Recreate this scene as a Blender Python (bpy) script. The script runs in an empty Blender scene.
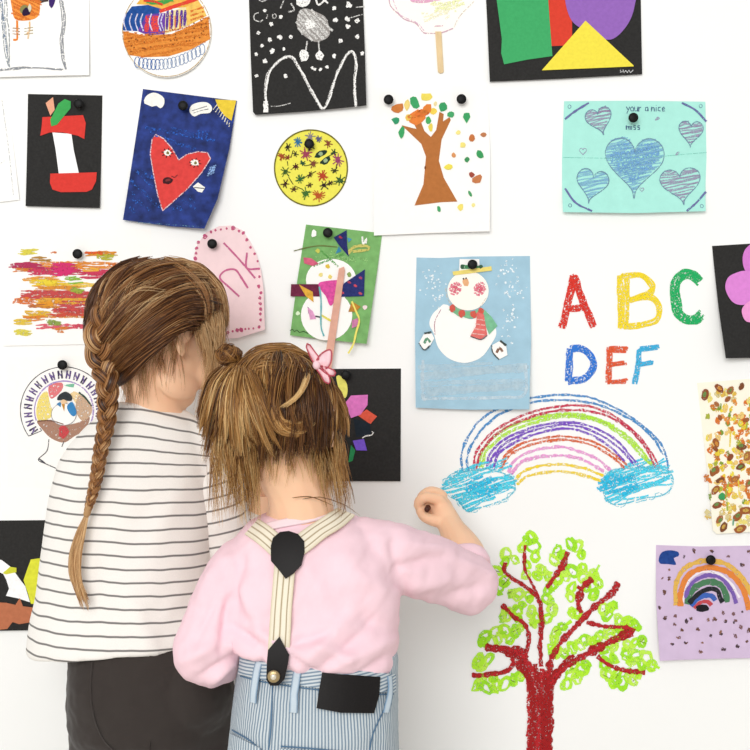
import bpy, bmesh, math, random
from mathutils import Vector, Matrix, noise
from mathutils.bvhtree import BVHTree
from mathutils.geometry import tessellate_polygon
R = random.Random(7)
PI = math.pi
scn = bpy.context.scene
COL = scn.collection

# ------------------------------------------------------------------ frame of reference
F = 1140.0      # focal length in pixels of the 750 px frame
D = 1.9         # camera to wall
H = 0.98        # camera height
S = F / D       # pixels per metre on the wall


def W(px, py, d=0.0):
    k = (D - d) / F
    return Vector(((px - 375) * k, -d, H - (py - 375) * k))


def ray(px, py):
    return Vector((0, -D, H)), (W(px, py, 0) - Vector((0, -D, H))).normalized()


# ------------------------------------------------------------------ materials
def lin(h, k=1.0):
    h = h.lstrip('#')
    out = []
    for i in (0, 2, 4):
        c = int(h[i:i + 2], 16) / 255
        c = c / 12.92 if c <= .04045 else ((c + .055) / 1.055) ** 2.4
        out.append(min(1, c * k))
    return (*out, 1)


MATS = {}


def newmat(key):
    m = bpy.data.materials.new(key)
    m.use_nodes = True
    nt = m.node_tree
    return m, nt, nt.nodes['Principled BSDF'], nt.nodes, nt.links


def setp(b, **kw):
    for k, v in kw.items():
        k = {'rough': 'Roughness', 'spec': 'Specular IOR Level', 'base': 'Base Color', 'sheen': 'Sheen Weight',
             'sss': 'Subsurface Weight', 'metal': 'Metallic', 'coat': 'Coat Weight'}[k]
        b.inputs[k].default_value = v


def paint(h, var=.07, scale=160, rough=.85, spec=.2, stretch=(1, 1, 1)):
    key = ('paint', h, var, scale, rough, spec, stretch)
    if key in MATS: return MATS[key]
    m, nt, b, N, L = newmat('paint_' + h.strip('#'))
    tc = N.new('ShaderNodeTexCoord'); mp = N.new('ShaderNodeMapping'); mp.inputs['Scale'].default_value = stretch
    nz = N.new('ShaderNodeTexNoise'); nz.inputs['Scale'].default_value = scale; nz.inputs['Detail'].default_value = 4
    rp = N.new('ShaderNodeValToRGB')
    c = lin(h)
    rp.color_ramp.elements[0].position = .3; rp.color_ramp.elements[1].position = .7
    rp.color_ramp.elements[0].color = (*[x * (1 - var) for x in c[:3]], 1)
    rp.color_ramp.elements[1].color = (*[min(1, x * (1 + var) + var * .02) for x in c[:3]], 1)
    L.new(tc.outputs['Object'], mp.inputs['Vector']); L.new(mp.outputs[0], nz.inputs['Vector'])
    L.new(nz.outputs['Fac'], rp.inputs[0]); L.new(rp.outputs[0], b.inputs['Base Color'])
    setp(b, rough=rough, spec=spec)
    MATS[key] = m
    return m


def crayon(h, cover=.68, scale=420, soft=.07):
    """wax strokes: the grain of the paper shows through where no wax caught"""
    key = ('crayon', h, cover, scale, soft)
    if key in MATS: return MATS[key]
    m, nt, b, N, L = newmat('crayon_' + h.strip('#'))
    b.inputs['Base Color'].default_value = lin(h)
    setp(b, rough=.7, spec=.2)
    tc = N.new('ShaderNodeTexCoord')
    nz = N.new('ShaderNodeTexNoise'); nz.inputs['Scale'].default_value = scale; nz.inputs['Detail'].default_value = 3
    mr = N.new('ShaderNodeMapRange')
    t = .5 + (.5 - cover) * .42
    mr.inputs['From Min'].default_value = t - soft; mr.inputs['From Max'].default_value = t + soft
    tr = N.new('ShaderNodeBsdfTransparent'); mx = N.new('ShaderNodeMixShader')
    L.new(tc.outputs['Object'], nz.inputs['Vector']); L.new(nz.outputs['Fac'], mr.inputs['Value'])
    L.new(mr.outputs[0], mx.inputs[0]); L.new(tr.outputs[0], mx.inputs[1]); L.new(b.outputs[0], mx.inputs[2])
    L.new(mx.outputs[0], N['Material Output'].inputs['Surface'])
    MATS[key] = m
    return m


def attr_ramp(name, attr, stops, rough=.8, spec=.25, interp='LINEAR', mul=None, **kw):
    """colour from a float attribute; mul = repeat factor (fraction taken)"""
    m, nt, b, N, L = newmat(name)
    at = N.new('ShaderNodeAttribute'); at.attribute_name = attr
    src = at.outputs['Fac']
    if mul:
        mm = N.new('ShaderNodeMath'); mm.operation = 'MULTIPLY'; mm.inputs[1].default_value = mul
        L.new(src, mm.inputs[0]); fr = N.new('ShaderNodeMath'); fr.operation = 'FRACT'; L.new(mm.outputs[0], fr.inputs[0])
        src = fr.outputs[0]
    rp = N.new('ShaderNodeValToRGB'); rp.color_ramp.interpolation = interp
    e = rp.color_ramp.elements
    while len(e) < len(stops): e.new(.5)
    for i, (p, c) in enumerate(stops):
        e[i].position = p; e[i].color = lin(c)
    L.new(src, rp.inputs[0])
    tc = N.new('ShaderNodeTexCoord'); nz = N.new('ShaderNodeTexNoise'); nz.inputs['Scale'].default_value = 600
    hs = N.new('ShaderNodeHueSaturation'); mr = N.new('ShaderNodeMapRange')
    mr.inputs['To Min'].default_value = .93; mr.inputs['To Max'].default_value = 1.05
    L.new(tc.outputs['Object'], nz.inputs['Vector']); L.new(nz.outputs['Fac'], mr.inputs['Value'])
    L.new(mr.outputs[0], hs.inputs['Value']); L.new(rp.outputs[0], hs.inputs['Color'])
    L.new(hs.outputs[0], b.inputs['Base Color'])
    setp(b, rough=rough, spec=spec, **kw)
    return m


def plain(name, h, rough=.6, spec=.4, **kw):
    key = ('plain', name, h)
    if key in MATS: return MATS[key]
    m, nt, b, N, L = newmat(name)
    tc = N.new('ShaderNodeTexCoord'); nz = N.new('ShaderNodeTexNoise'); nz.inputs['Scale'].default_value = 900
    nz.inputs['Detail'].default_value = 3
    bp = N.new('ShaderNodeBump'); bp.inputs['Strength'].default_value = .12; bp.inputs['Distance'].default_value = .002
    L.new(tc.outputs['Object'], nz.inputs['Vector']); L.new(nz.outputs['Fac'], bp.inputs['Height'])
    L.new(bp.outputs[0], b.inputs['Normal'])
    b.inputs['Base Color'].default_value = lin(h)
    setp(b, rough=rough, spec=spec, **kw)
    MATS[key] = m
    return m


# ------------------------------------------------------------------ object helpers
def tag(o, label=None, cat=None, group=None, kind=None):
    if label: o['label'] = label
    if cat: o['category'] = cat
    if group: o['group'] = group
    if kind: o['kind'] = kind
    return o


def empty(name, loc, parent=None):
    o = bpy.data.objects.new(name, None); COL.objects.link(o)
    o.location = loc; o.empty_display_size = .05
    if parent: o.parent = parent
    return o


def rootloc(o):
    v = Vector((0, 0, 0))
    while o is not None:
        v += o.location; o = o.parent
    return v


def mk(name, verts, faces, mats, parent=None, smooth=False, midx=None, attrs=None, world=True):
    off = rootloc(parent) if (parent is not None and world) else Vector((0, 0, 0))
    me = bpy.data.meshes.new(name)
    me.from_pydata([tuple(Vector(v) - off) for v in verts], [], faces)
    if not isinstance(mats, (list, tuple)): mats = [mats]
    for m in mats: me.materials.append(m)
    if midx: me.polygons.foreach_set('material_index', midx)
    if smooth: me.polygons.foreach_set('use_smooth', [True] * len(me.polygons))
    for k, vals in (attrs or {}).items():
        a = me.attributes.new(k, 'FLOAT', 'POINT'); a.data.foreach_set('value', vals)
    me.update()
    o = bpy.data.objects.new(name, me); COL.objects.link(o)
    if parent: o.parent = parent
    return o


def catmull(pts, step=2.0, closed=False):
    P = [Vector(p) for p in pts]
    n = len(P)
    if n < 3 and not closed:
        out = []
        for a, b in zip(P, P[1:]):
            k = max(1, int((b - a).length / step))
            out += [a.lerp(b, i / k) for i in range(k)]
        return out + [P[-1]]
    out = []
    rng = range(n) if closed else range(n - 1)
    for i in rng:
        p0 = P[(i - 1) % n] if closed or i > 0 else P[0] * 2 - P[1]
        p1 = P[i]; p2 = P[(i + 1) % n]
        p3 = P[(i + 2) % n] if closed or i + 2 < n else P[-1] * 2 - P[-2]
        k = max(1, int((p2 - p1).length / step))
        for j in range(k):
            t = j / k
            out.append(.5 * ((2 * p1) + (p2 - p0) * t + (2 * p0 - 5 * p1 + 4 * p2 - p3) * t * t + (3 * p1 - p0 - 3 * p2 + p3) * t ** 3))
    if not closed: out.append(P[-1])
    return out


def crop(sc, ox, oy):
    def f(*pts): return [(ox + x / sc, oy + y / sc) for x, y in pts]
    return f


# ------------------------------------------------------------------ art on the wall
class Part:
    def __init__(s, art, name):
        s.a = art; s.name = name; s.v = []; s.f = []; s.m = []; s.mats = []

    def mi(s, m):
        if m not in s.mats: s.mats.append(m)
        return s.mats.index(m)

    def z(s, p, layer): return s.a.base + s.a.lift(p[0], p[1]) + layer * .00022

    def poly(s, pts, mat, layer=0, thick=0, smooth=False, jit=0, L=10):
        pts = [Vector((p[0], p[1])) for p in pts]
        if smooth: pts = catmull(pts, 2.0, True)
        if jit: pts = [p + Vector((R.uniform(-jit, jit), R.uniform(-jit, jit))) for p in pts]
        q = []
        for a, b in zip(pts, pts[1:] + pts[:1]):
            if (b - a).length < 1e-4: continue
            k = max(1, math.ceil((b - a).length / L))
            q += [a.lerp(b, i / k) for i in range(k)]
        n = len(q)
        tris = tessellate_polygon([[Vector((p.x, p.y, 0)) for p in q]])
        out = []
        st = [tuple(q[i] for i in t) for t in tris]
        while st:
            t = st.pop()
            e = [(t[i] - t[(i + 1) % 3]).length for i in range(3)]
            k = max(range(3), key=lambda i: e[i])
            if e[k] <= L * 1.01: out.append(t); continue
            a, b, c = t[k], t[(k + 1) % 3], t[(k + 2) % 3]
            mdl = (a + b) / 2
            st += [(a, mdl, c), (mdl, b, c)]
        mi = s.mi(mat); dz = 0 if thick else R.uniform(0, .00018)
        idx = {}

        def vid(p, back):
            key = (round(p.x, 3), round(p.y, 3), back)
            if key not in idx:
                idx[key] = len(s.v)
                s.v.append((p.x, p.y, s.z(p, layer) + dz + (thick if not back else 0)))
            return idx[key]
        for t in out:
            ar = (t[1] - t[0]).cross(t[2] - t[0]) if False else (t[1].x - t[0].x) * (t[2].y - t[0].y) - (t[2].x - t[0].x) * (t[1].y - t[0].y)
            if abs(ar) < 1e-6: continue
            if ar > 0: t = (t[0], t[2], t[1])      # px y points down: this order faces the room
            s.f.append(tuple(vid(p, False) for p in t)); s.m.append(mi)
            if thick:
                s.f.append(tuple(vid(p, True) for p in reversed(t))); s.m.append(mi)
        if thick:
            for a, b in zip(q, q[1:] + q[:1]):
                s.f.append((vid(a, False), vid(b, False), vid(b, True), vid(a, True))); s.m.append(mi)
        return s

    def line(s, pts, w, mat, layer=1, jit=0, smooth=True, closed=False, wv=.25, taper=False):
        P = [Vector((p[0], p[1])) for p in pts]
        if closed and not smooth: P.append(P[0])
        if smooth: P = catmull(P, 1.8, closed)
        if closed and smooth: P.append(P[0])
        if not smooth:
            q = []
            for a, b in zip(P, P[1:]):
                k = max(1, int((b - a).length / 2.5)); q += [a.lerp(b, i / k) for i in range(k)]
            P = q + [P[-1]]
        n = len(P)
        if n < 2: return s
        sd = R.uniform(0, 99); dz = R.uniform(0, .00018)
        mi = s.mi(mat); b0 = len(s.v)
        for i, p in enumerate(P):
            t = P[min(n - 1, i + 1)] - P[max(0, i - 1)]
            if t.length < 1e-6: t = Vector((1, 0))
            t.normalize(); nn = Vector((-t.y, t.x))
            ww = w * (1 + wv * (noise.noise((i * .45, sd, 0)) + .6 * noise.noise((i * 1.7, sd, 3))) * 1.6) / 2
            if taper: ww *= .25 + .75 * math.sin(PI * min(1, max(0, (i + .5) / n))) ** .5
            c = p + nn * jit * noise.noise((i * .16, sd, 5)) * 2
            for sg in (-1, 1):
                v = c + nn * ww * sg
                s.v.append((v.x, v.y, s.z(v, layer) + dz + .00012 * i / n))
        for i in range(n - 1):
            a = b0 + 2 * i
            s.f.append((a, a + 1, a + 3, a + 2)); s.m.append(mi)
        return s

    def dot(s, x, y, r, mat, layer=1, ry=None, rot=0, wob=.2, thick=0, n=12):
        ry = ry or r
        pts = []
        for i in range(n):
            a = i / n * 2 * PI; k = 1 + R.uniform(-wob, wob)
            u, v = math.cos(a) * r * k, math.sin(a) * ry * k
            pts.append((x + u * math.cos(rot) - v * math.sin(rot), y + u * math.sin(rot) + v * math.cos(rot)))
        return s.poly(pts, mat, layer, thick, L=6)

    def hatch(s, pts, ang, gap, w, mat, layer=1, over=1.5, jit=.6, slope=.12, prob=1):
        ca, sa = math.cos(ang), math.sin(ang)
        q = [Vector((p[0] * ca + p[1] * sa, -p[0] * sa + p[1] * ca)) for p in pts]
        y = min(p.y for p in q) + gap * .4; y1 = max(p.y for p in q)
        while y < y1:
            xs = []
            for a, b in zip(q, q[1:] + q[:1]):
                if (a.y - y) * (b.y - y) < 0: xs.append(a.x + (b.x - a.x) * (y - a.y) / (b.y - a.y))
            xs.sort()
            for a, b in zip(xs[::2], xs[1::2]):
                if R.random() > prob: continue
                a -= R.uniform(-over, over); b += R.uniform(-over, over)
                if b - a < 1.5: continue
                ya, yb = y + R.uniform(-1, 1) * gap * .5, y + R.uniform(-1, 1) * gap * .5 - (b - a) * slope * R.random()
                ym = (ya + yb) / 2 + R.uniform(-1, 1)
                pp = [(a, ya), ((a + b) / 2, ym), (b, yb)]
                s.line([(u * ca - v * sa, u * sa + v * ca) for u, v in pp], w * R.uniform(.7, 1.3), mat, layer, jit)
            y += gap * R.uniform(.8, 1.2)
        return s

    def build(s, label=None):
        c = s.a.c
        vs = [((x - c[0]) / S, -z, -(y - c[1]) / S) for x, y, z in s.v]
        o = mk(s.name, vs, s.f, s.mats, s.a.root, midx=s.m, world=False)
        if label: o['label'] = label
        return o


class Art:
    def __init__(s, name, label, cat, c, lift=None, group=None, base=-.0002):
        s.c = c; s.base = base
        s.lift = lift or (lambda x, y: 0)
        s.root = empty(name, W(c[0], c[1], 0))
        tag(s.root, label, cat, group)

    def part(s, name): return Part(s, name)

    def sheet(s, pts, mat, th=.0005, name='paper', smooth=False, jit=0, L=9):
        p = s.part(name); p.poly(pts, mat, 0, th, smooth, jit, L); o = p.build()
        s.base += th + .0001
        return o


def heart(cx, cy, w, h, rot=0, n=36, tail=0):
    pts = []
    for i in range(n):
        t = i / n * 2 * PI
        x = 16 * math.sin(t) ** 3 / 16
        y = -(13 * math.cos(t) - 5 * math.cos(2 * t) - 2 * math.cos(3 * t) - math.cos(4 * t)) / 15
        if tail and abs(t - PI) < .3: y += tail
        x *= w / 2; y *= h / 2
        pts.append((cx + x * math.cos(rot) - y * math.sin(rot), cy + x * math.sin(rot) + y * math.cos(rot)))
    return pts


def circ(cx, cy, r, ry=None, n=40, a0=0, a1=2 * PI):
    ry = ry or r
    return [(cx + r * math.cos(a0 + (a1 - a0) * i / n), cy + ry * math.sin(a0 + (a1 - a0) * i / n)) for i in range(n + (0 if abs(a1 - a0 - 2 * PI) < 1e-6 else 1))]


def curl(x0, y0, x1, y1, bot=.008, side=0.0, right=0.0, left=0.0, top=0.0):
    def f(x, y):
        u = min(1, max(0, (x - x0) / (x1 - x0))); v = min(1, max(0, (y - y0) / (y1 - y0)))
        return bot * v ** 2 + top * (1 - v) ** 3 + right * u ** 3 * v ** 1.2 + left * (1 - u) ** 3 * v ** 1.2
    return f


WHITE = paint('#fbf9f5', .01, 90)
BLACKP = paint('#2b2a29', .12, 260)

# --- orange bird drawing, top left
a = Art('bird_drawing', 'white sheet in the top corner with an orange bird and pencil frame', 'drawing', (40, 10), curl(-70, -60, 90, 77, .006))
a.sheet([(-70, -60), (89, -60), (90, 76), (40, 77), (-70, 80)], WHITE)
k = crop(6.82, 0, 0)
p = a.part('bird'); O = crayon('#e8852f', .85); 
body = k((85, -80), (270, -80), (275, 40), (265, 110), (210, 140), (120, 140), (90, 90))
p.poly(body, paint('#ee9440', .12, 300), 1, smooth=True); p.hatch(body, .5, 2.2, 1.8, crayon('#d8722a', .6), 2)
p.dot(*k((178, 72))[0], 5.2, paint('#8a8450'), 3); p.dot(*k((180, 85))[0], 4, paint('#2a1838'), 4); p.dot(*k((206, 60))[0], 1.5, paint('#d8d0b8'), 5, ry=4)
p.line(k((120, 140), (122, 240), (120, 275), (95, 275)), 2, O, 1); p.line(k((205, 150), (205, 210), (185, 240)), 1.6, crayon('#e8b880', .8), 1)
for yy in (195, 215, 235):
    p.line(k((90, yy), (140, yy + 5)), 1, crayon('#b08a68', .7), 2); p.line(k((170, yy + 5), (230, yy - 5)), 1, crayon('#b8a888', .7), 2)
p.line(k((205, 210), (195, 270)), 1.3, crayon('#e8c8a0', .8), 2)
p.line(k((275, 15), (330, 0)), 3, paint('#4a3a38'), 2); p.poly(k((340, -30), (380, -30), (372, 30), (352, 60), (338, 40)), paint('#3c2468'), 2, smooth=True)
p.build()
p = a.part('pencil_frame'); G1 = crayon('#8d9096', .62); 
for o in (0, 9, -12): p.line(k((415 + o, -20), (440 + o, 150), (425 + o, 310), (455 + o * .3, 480)), 1.1, G1, 1, .5)
for o in (0, 8, 20): p.line(k((0, 480 + o * .6), (200, 465 + o * .4), (440, 482)), 1.2, G1, 1, .5)
for o, c in ((0, '#7d8894'), (12, '#5a7494'), (25, '#9aa0a4'), (40, '#8c9298')): p.line(k((5 + o, -20), (20 + o, 200), (35 + o * .9, 330), (70, 465)), 1.1, crayon(c, .6), 1, .6)
p.build()

# --- striped round ornament
a = Art('round_ornament_drawing', 'round cut-out coloured in blue, purple, red and orange bands above a white scalloped band', 'drawing', (167, 30), curl(122, -18, 211, 78, .006))
a.sheet(circ(167, 31, 45, 47.5), WHITE)
k = crop(6.82, 110, 0)
p = a.part('colouring')
p.poly(k((90, 215), (240, 245), (420, 235), (560, 175), (672, 115), (685, 270), (560, 340), (400, 390), (240, 395), (130, 380), (100, 310)), paint('#e08c3a', .12, 220), 1)
p.hatch(k((90, 215), (240, 245), (420, 235), (560, 175), (672, 115), (685, 270), (560, 340), (400, 390), (240, 395), (130, 380), (100, 310)), -.1, 2.4, 1.8, crayon('#d07424', .5), 2)
for i in range(46):
    t = R.random(); p.dot(*k((120 + t * 540, 330 - 60 * t - 70 * t * t + R.uniform(-70, 50)))[0], .8, paint('#8a4a1c'), 3)
p.poly(k((100, 110), (150, 45), (260, 35), (360, 60), (320, 110), (190, 215), (85, 210)), paint('#1d4c94', .2, 200), 1)
p.poly(k((190, 215), (250, 100), (380, 90), (375, 235), (260, 243)), paint('#6a3fa0', .2, 200), 1)
p.poly(k((370, 95), (520, 45), (525, 180), (375, 235)), paint('#e9d9a0', .1), 1)
p.poly(k((520, 50), (600, 0), (640, 60), (660, 110), (525, 180)), paint('#eec060', .15), 1)
p.poly(k((180, 30), (300, -120), (480, -120), (600, 0), (520, 50), (360, 65), (260, 35)), paint('#e8b04a', .15), 1)
p.line(k((340, 80), (440, 45), (560, 5), (620, -20)), 3.6, crayon('#e0402f', .85), 2); p.line(k((250, 10), (340, 20), (430, -5)), 4.2, crayon('#3f9a48', .85), 2)
p.line(k((230, 5), (300, 12), (360, 35)), 2.4, crayon('#d23c2c', .8), 3)
for x in (260, 300, 325): p.line(k((x, 110), (x - 10, 220)), 4.2, crayon('#e0443c', .7), 2)
for x in (395, 425, 460, 490, 515): p.line(k((x, 70), (x - 6, 205 - (x - 395) * .2)), 3.2, crayon('#5a2f92', .75), 2, taper=True)
for x in (410, 445, 480): p.line(k((x, 110), (x, 205)), 1.4, crayon('#e07a30', .7), 3)
for x in (110, 150, 190, 225, 285, 345, 365): p.line(k((x, 95), (x - 15, 150), (x + 5, 215)), 1.2, crayon('#d8d4ea', .7), 3)
for y in (80, 110, 140): p.line(k((550, y), (640, y - 30)), 2, crayon('#d8702c', .6), 2)
for i in range(17):
    t = i / 16; x = 190 + t * 440; y = 430 + 60 * math.sin(PI * t) * .5 - 90 * t * t
    p.line([q for q in circ(*k((x, y))[0], 2.8, 5.5, 10)], .8, crayon('#3d68a8' if t < .35 else '#8296b8', .75), 2, closed=True)
p.line(circ(167, 31, 44.2, 46.5, 40), .8, crayon('#b89c6c', .7), 2, closed=True)
p.build()

# --- chalk drawing on black
a = Art('chalk_drawing', 'black sheet with a white chalk figure over two chalk hills and snow dots', 'drawing', (308, 40), curl(249, -45, 366, 116, .008, right=.004))
a.sheet([(246, -45), (363, -45), (363, 0), (365, 55), (366.5, 107), (315, 112), (256, 116), (253.5, 113), (251, 60), (249, 0)], BLACKP)
k = crop(5.77, 245, 0); CH = crayon('#f4f2ee', .8, 520); CHs = crayon('#d8d6d2', .62, 520)
p = a.part('chalk_hills')
hill = k((128, 655), (120, 560), (130, 450), (170, 380), (235, 332), (280, 340), (330, 430), (390, 540), (450, 632), (490, 560), (530, 430), (590, 320), (622, 308), (640, 370), (632, 500), (640, 625))
p.line(hill, 2.6, CHs, 1, .4); p.line([(x + .5, y - .4) for x, y in hill], 1.6, CH, 2, .6); p.line(k((122, 655), (122, 590)), 5, CH, 2)
p.line(k((150, 620), (200, 618), (265, 602)), .8, CHs, 1); p.build()
p = a.part('chalk_figure')
bl = k((310, 75), (350, 50), (430, 80), (470, 110), (490, 200), (440, 240), (390, 240), (320, 190), (298, 140))
p.poly(bl, paint('#97928e', .3, 420), 1, smooth=True); p.hatch(bl, .9, 2.6, 2, CHs, 2); p.dot(*k((375, 140))[0], 5, CH, 3)
p.dot(*k((335, 5))[0], 7, CH, 2); p.line(circ(*k((337, 0))[0], 6.5), 1.2, CH, 3, closed=True)
p.line(k((360, 240), (350, 310)), 1.5, CHs, 2); p.line(k((425, 240), (430, 310)), 1.5, CHs, 2)
p.dot(*k((342, 325))[0], 4.6, CH, 3, 6); p.dot(*k((430, 325))[0], 4.2, CH, 3, 5)
p.line(k((205, 50), (225, 0)), 1.2, CHs, 1); p.line(k((250, 70), (285, 60), (265, 20)), 1.5, CHs, 1); p.line(k((410, 0), (425, 30), (470, -5)), 2, CH, 1); p.line(k((440, -10), (480, 20)), 1.5, CH, 1)
p.build()
p = a.part('dot_pattern')
for x, y, r in ((598, 30, 3), (515, 50, 2), (115, 62, 1.7), (207, 100, 1.9), (152, 142, 2), (78, 192, 1.8), (144, 233, 2.1), (203, 216, 2.6), (265, 215, 1.8), (100, 268, 1.8), (157, 298, 2.6), (226, 284, 1.7), (66, 316, 1.9), (117, 357, 2.2), (68, 442, 1.8), (236, 444, 2), (522, 118, 2.2), (590, 114, 2.5), (648, 122, 2.3), (593, 156, 2.3), (648, 214, 2.2), (552, 240, 2.3), (515, 328, 2), (389, 398, 1.6), (404, 404, 1.5), (437, 406, 1.6), (474, 390, 1.8), (676, 315, 2)):
    p.dot(*k((x, y))[0], r, CH, 1, wob=.3)
p.build(); p = a.part('chalk_lettering')
p.line(k((80, 75), (55, 85), (55, 115), (90, 128), (105, 115)), 1.1, CHs, 1); p.line(k((130, 85), (125, 110)), 1.1, CHs, 1); p.line(circ(*k((170, 95))[0], 2, 2.4, 8), .9, CHs, 1, closed=True)
p.line(k((75, -5), (100, 10), (125, 0)), 1.2, CHs, 1); p.line(k((610, 105), (680, 85)), 1, CHs, 1); p.line(k((640, 45), (690, 40)), 1, CHs, 1); p.build()

# --- ice lolly drawing with a wooden stick
a = Art('ice_lolly_drawing', 'pale pink and yellow cloud-shaped ice lolly cut-out on a wooden stick', 'drawing', (433, 20), None)
k = crop(6.82, 380, 0)
shape = k((60, -160), (640, -160), (640, 10), (560, 100), (510, 190), (420, 222), (310, 230), (240, 170), (150, 120), (75, 50))
a.sheet(shape, paint('#fcf8f1', .01, 60), smooth=True)
p = a.part('colouring')
p.poly(k((205, 0), (260, 22), (360, 12), (460, -20), (300, -60)), crayon('#e2a8c4', .7), 1, smooth=True)
p.hatch(k((340, 20), (620, 0), (520, 80), (380, 70)), -.2, 2.5, 2.6, crayon('#eef0b8', .55), 1); p.hatch(k((270, 90), (460, 80), (480, 130), (300, 140)), -.2, 3, 2.6, crayon('#f4f0cc', .45), 1)
p.line(k((60, -20), (80, 50), (150, 120), (240, 160), (280, 205), (310, 228), (420, 222), (500, 195)), 1.1, crayon('#cda4b4', .66), 2, .4)
p.line(k((85, -20), (105, 40), (140, 105), (240, 150), (300, 210)), .9, crayon('#dcb4cc', .6), 2, .4); p.line(k((500, 195), (545, 110), (640, 10)), .9, crayon('#d8c8b8', .5), 2)
p.line(k((370, 180), (430, 175)), 1.5, crayon('#dcb8c4', .6), 2); p.build()
p = a.part('wooden_stick'); p.poly(k((376, 218), (418, 218), (434, 490), (425, 500), (405, 502), (394, 490)), paint('#e2c79a', .08, 60, stretch=(4, 4, 1)), 2, .0018); p.build()

# --- paper shapes on black
a = Art('shape_collage', 'black sheet with green rectangle, red square, purple circle and yellow triangle', 'collage', (564, 20), curl(486, -60, 642, 82, .005))
a.sheet([(483, -60), (640, -60), (641.5, 75), (560, 79.5), (489.5, 82.5), (487, 20)], BLACKP)
k = crop(2.778, 480, 0)
for nm, c, pts, ly in (('red_square', '#d8412f', [(110, -60), (255, -60), (255, 100), (240, 128), (196, 130), (150, 90)], 1),
                       ('green_rectangle', '#41a866', [(38, -60), (185, -60), (193, 60), (200, 158), (130, 168), (66, 181), (58, 150), (60, 110)], 3),
                       ('purple_circle', '#9466b8', [(236, 0), (245, -50), (330, -90), (425, -40), (428, 20), (405, 75), (360, 112), (300, 90), (255, 60)], 3),
                       ('yellow_triangle', '#f1df4a', [(292, 59), (424, 184), (425, 187), (170, 198)], 5)):
    p = a.part(nm); p.poly(k(*pts), paint(c, .05, 200), ly, .0004, smooth=(nm == 'purple_circle')); p.build()
p = a.part('signature'); p.line(k((388, 204), (388, 196), (392, 203), (396, 196), (398, 204), (403, 198), (407, 204), (412, 197), (416, 204), (424, 196)), .7, crayon('#e8e8e8', .8), 1); p.build()

# --- apple core on black
a = Art('apple_core_collage', 'black sheet with a red and white paper apple core', 'collage', (64, 150), curl(26, 94, 103, 208, .005))
a.sheet([(28, 94), (102.5, 95.5), (100.5, 208.5), (26.5, 206.5)], BLACKP)
k = crop(3, 0, 0)
for nm, c, pts, ly, sm in (('white_core', '#fbfafa', [(158, 398), (215, 402), (222, 450), (238, 520), (178, 522), (168, 450)], 1, 0),
                           ('red_top', '#d83c34', [(128, 352), (250, 346), (258, 370), (254, 418), (235, 408), (190, 398), (150, 398), (122, 408), (126, 380)], 3, 0),
                           ('red_bottom', '#d83c34', [(153, 522), (292, 518), (290, 545), (278, 570), (262, 577), (185, 578), (160, 570), (152, 550)], 3, 0),
                           ('peach_stalk', '#e6a586', [(138, 310), (160, 292), (165, 330), (152, 348)], 5, 0),
                           ('green_leaf', '#3fa554', [(152, 360), (176, 312), (195, 298), (213, 305), (213, 325), (172, 375), (155, 380)], 6, 0)):
    p = a.part(nm); p.poly(k(*pts), paint(c, .06, 200), ly, .0004); p.build()

# --- blue heart painting
a = Art('heart_painting', 'tilted deep blue painting of a red heart with a face', 'painting', (180, 158), curl(125, 90, 237, 228, .009, right=.022))
a.sheet([(143, 89), (237, 101), (230, 150), (219, 200), (206, 230), (170, 227), (124, 220.5)], paint('#122b72', .5, 60, rough=.6))
k = crop(4.84, 110, 80)
p = a.part('red_heart')
hp = k((222, 265), (260, 285), (300, 330), (335, 390), (375, 362), (430, 350), (475, 355), (490, 385), (450, 450), (380, 530), (260, 637), (235, 560), (210, 440), (197, 360), (205, 290))
p.poly(hp, paint('#d9433f', .1, 120), 1, .0004); p.build()
a.base += .0004
p = a.part('heart_face'); BK = paint('#221c20'); WH = paint('#f4f2ea')
p.line(hp, 1, crayon('#e8c8cc', .6), 3, smooth=False, closed=True)
for x, y in ((280, 355), (415, 405)):
    p.dot(*k((x, y))[0], 4.2, WH, 3, 3, .3); p.dot(*k((x + 2, y))[0], 1.5, paint('#7a7440'), 4)
    for an in range(8):
        d = an / 8 * 2 * PI + .2; q = k((x, y))[0]
        p.line([(q[0] + 3.5 * math.cos(d), q[1] + 2.7 * math.sin(d)), (q[0] + 6.2 * math.cos(d), q[1] + 5 * math.sin(d))], .7, BK, 4)
p.dot(*k((282, 490))[0], 5, paint('#3c1a20'), 3, 3.6, -.2); p.dot(*k((284, 488))[0], 2.8, paint('#7a3434'), 4, 1.4, -.2); p.line(k((300, 468), (315, 475), (330, 462)), .9, paint('#7a2c30'), 3); p.build()
p = a.part('painted_clouds')
p.poly(k((165, 100), (180, 75), (210, 62), (240, 70), (262, 90), (262, 120), (245, 138), (225, 125), (205, 130), (185, 122), (168, 115)), WH, 1, smooth=True)
p.poly(k((385, 145), (400, 120), (440, 108), (475, 112), (495, 135), (485, 160), (440, 165), (410, 178), (392, 165)), WH, 1, smooth=True)
p.line(k((398, 150), (430, 140), (470, 128)), .7, crayon('#555', .6) if False else crayon('#606068', .7), 2); p.line(k((405, 162), (440, 150), (478, 142)), .6, crayon('#606068', .7), 2)
p.poly(k((405, 520), (430, 500), (465, 525), (450, 550), (430, 545)), WH, 1); p.line(k((412, 525), (460, 530)), .8, BK, 2)
for i in range(5): p.line(k((475 + i * 3, 470 - i * 10), (510 + i * 2, 450 - i * 8)), 1.6, crayon('#86a8d8', .6), 1)
p.hatch(k((160, 230), (480, 250), (500, 340), (330, 330), (180, 260)), .3, 6, 3, crayon('#2a5cb8', .4, 300), 1); p.hatch(k((110, 420), (200, 440), (250, 640), (400, 560), (440, 640), (100, 640)), .8, 7, 3, crayon('#2f62bc', .32, 300), 1)
p.line(k((80, 688), (240, 700), (450, 718)), .9, crayon('#70a0b8', .35), 1); p.build()
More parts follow.
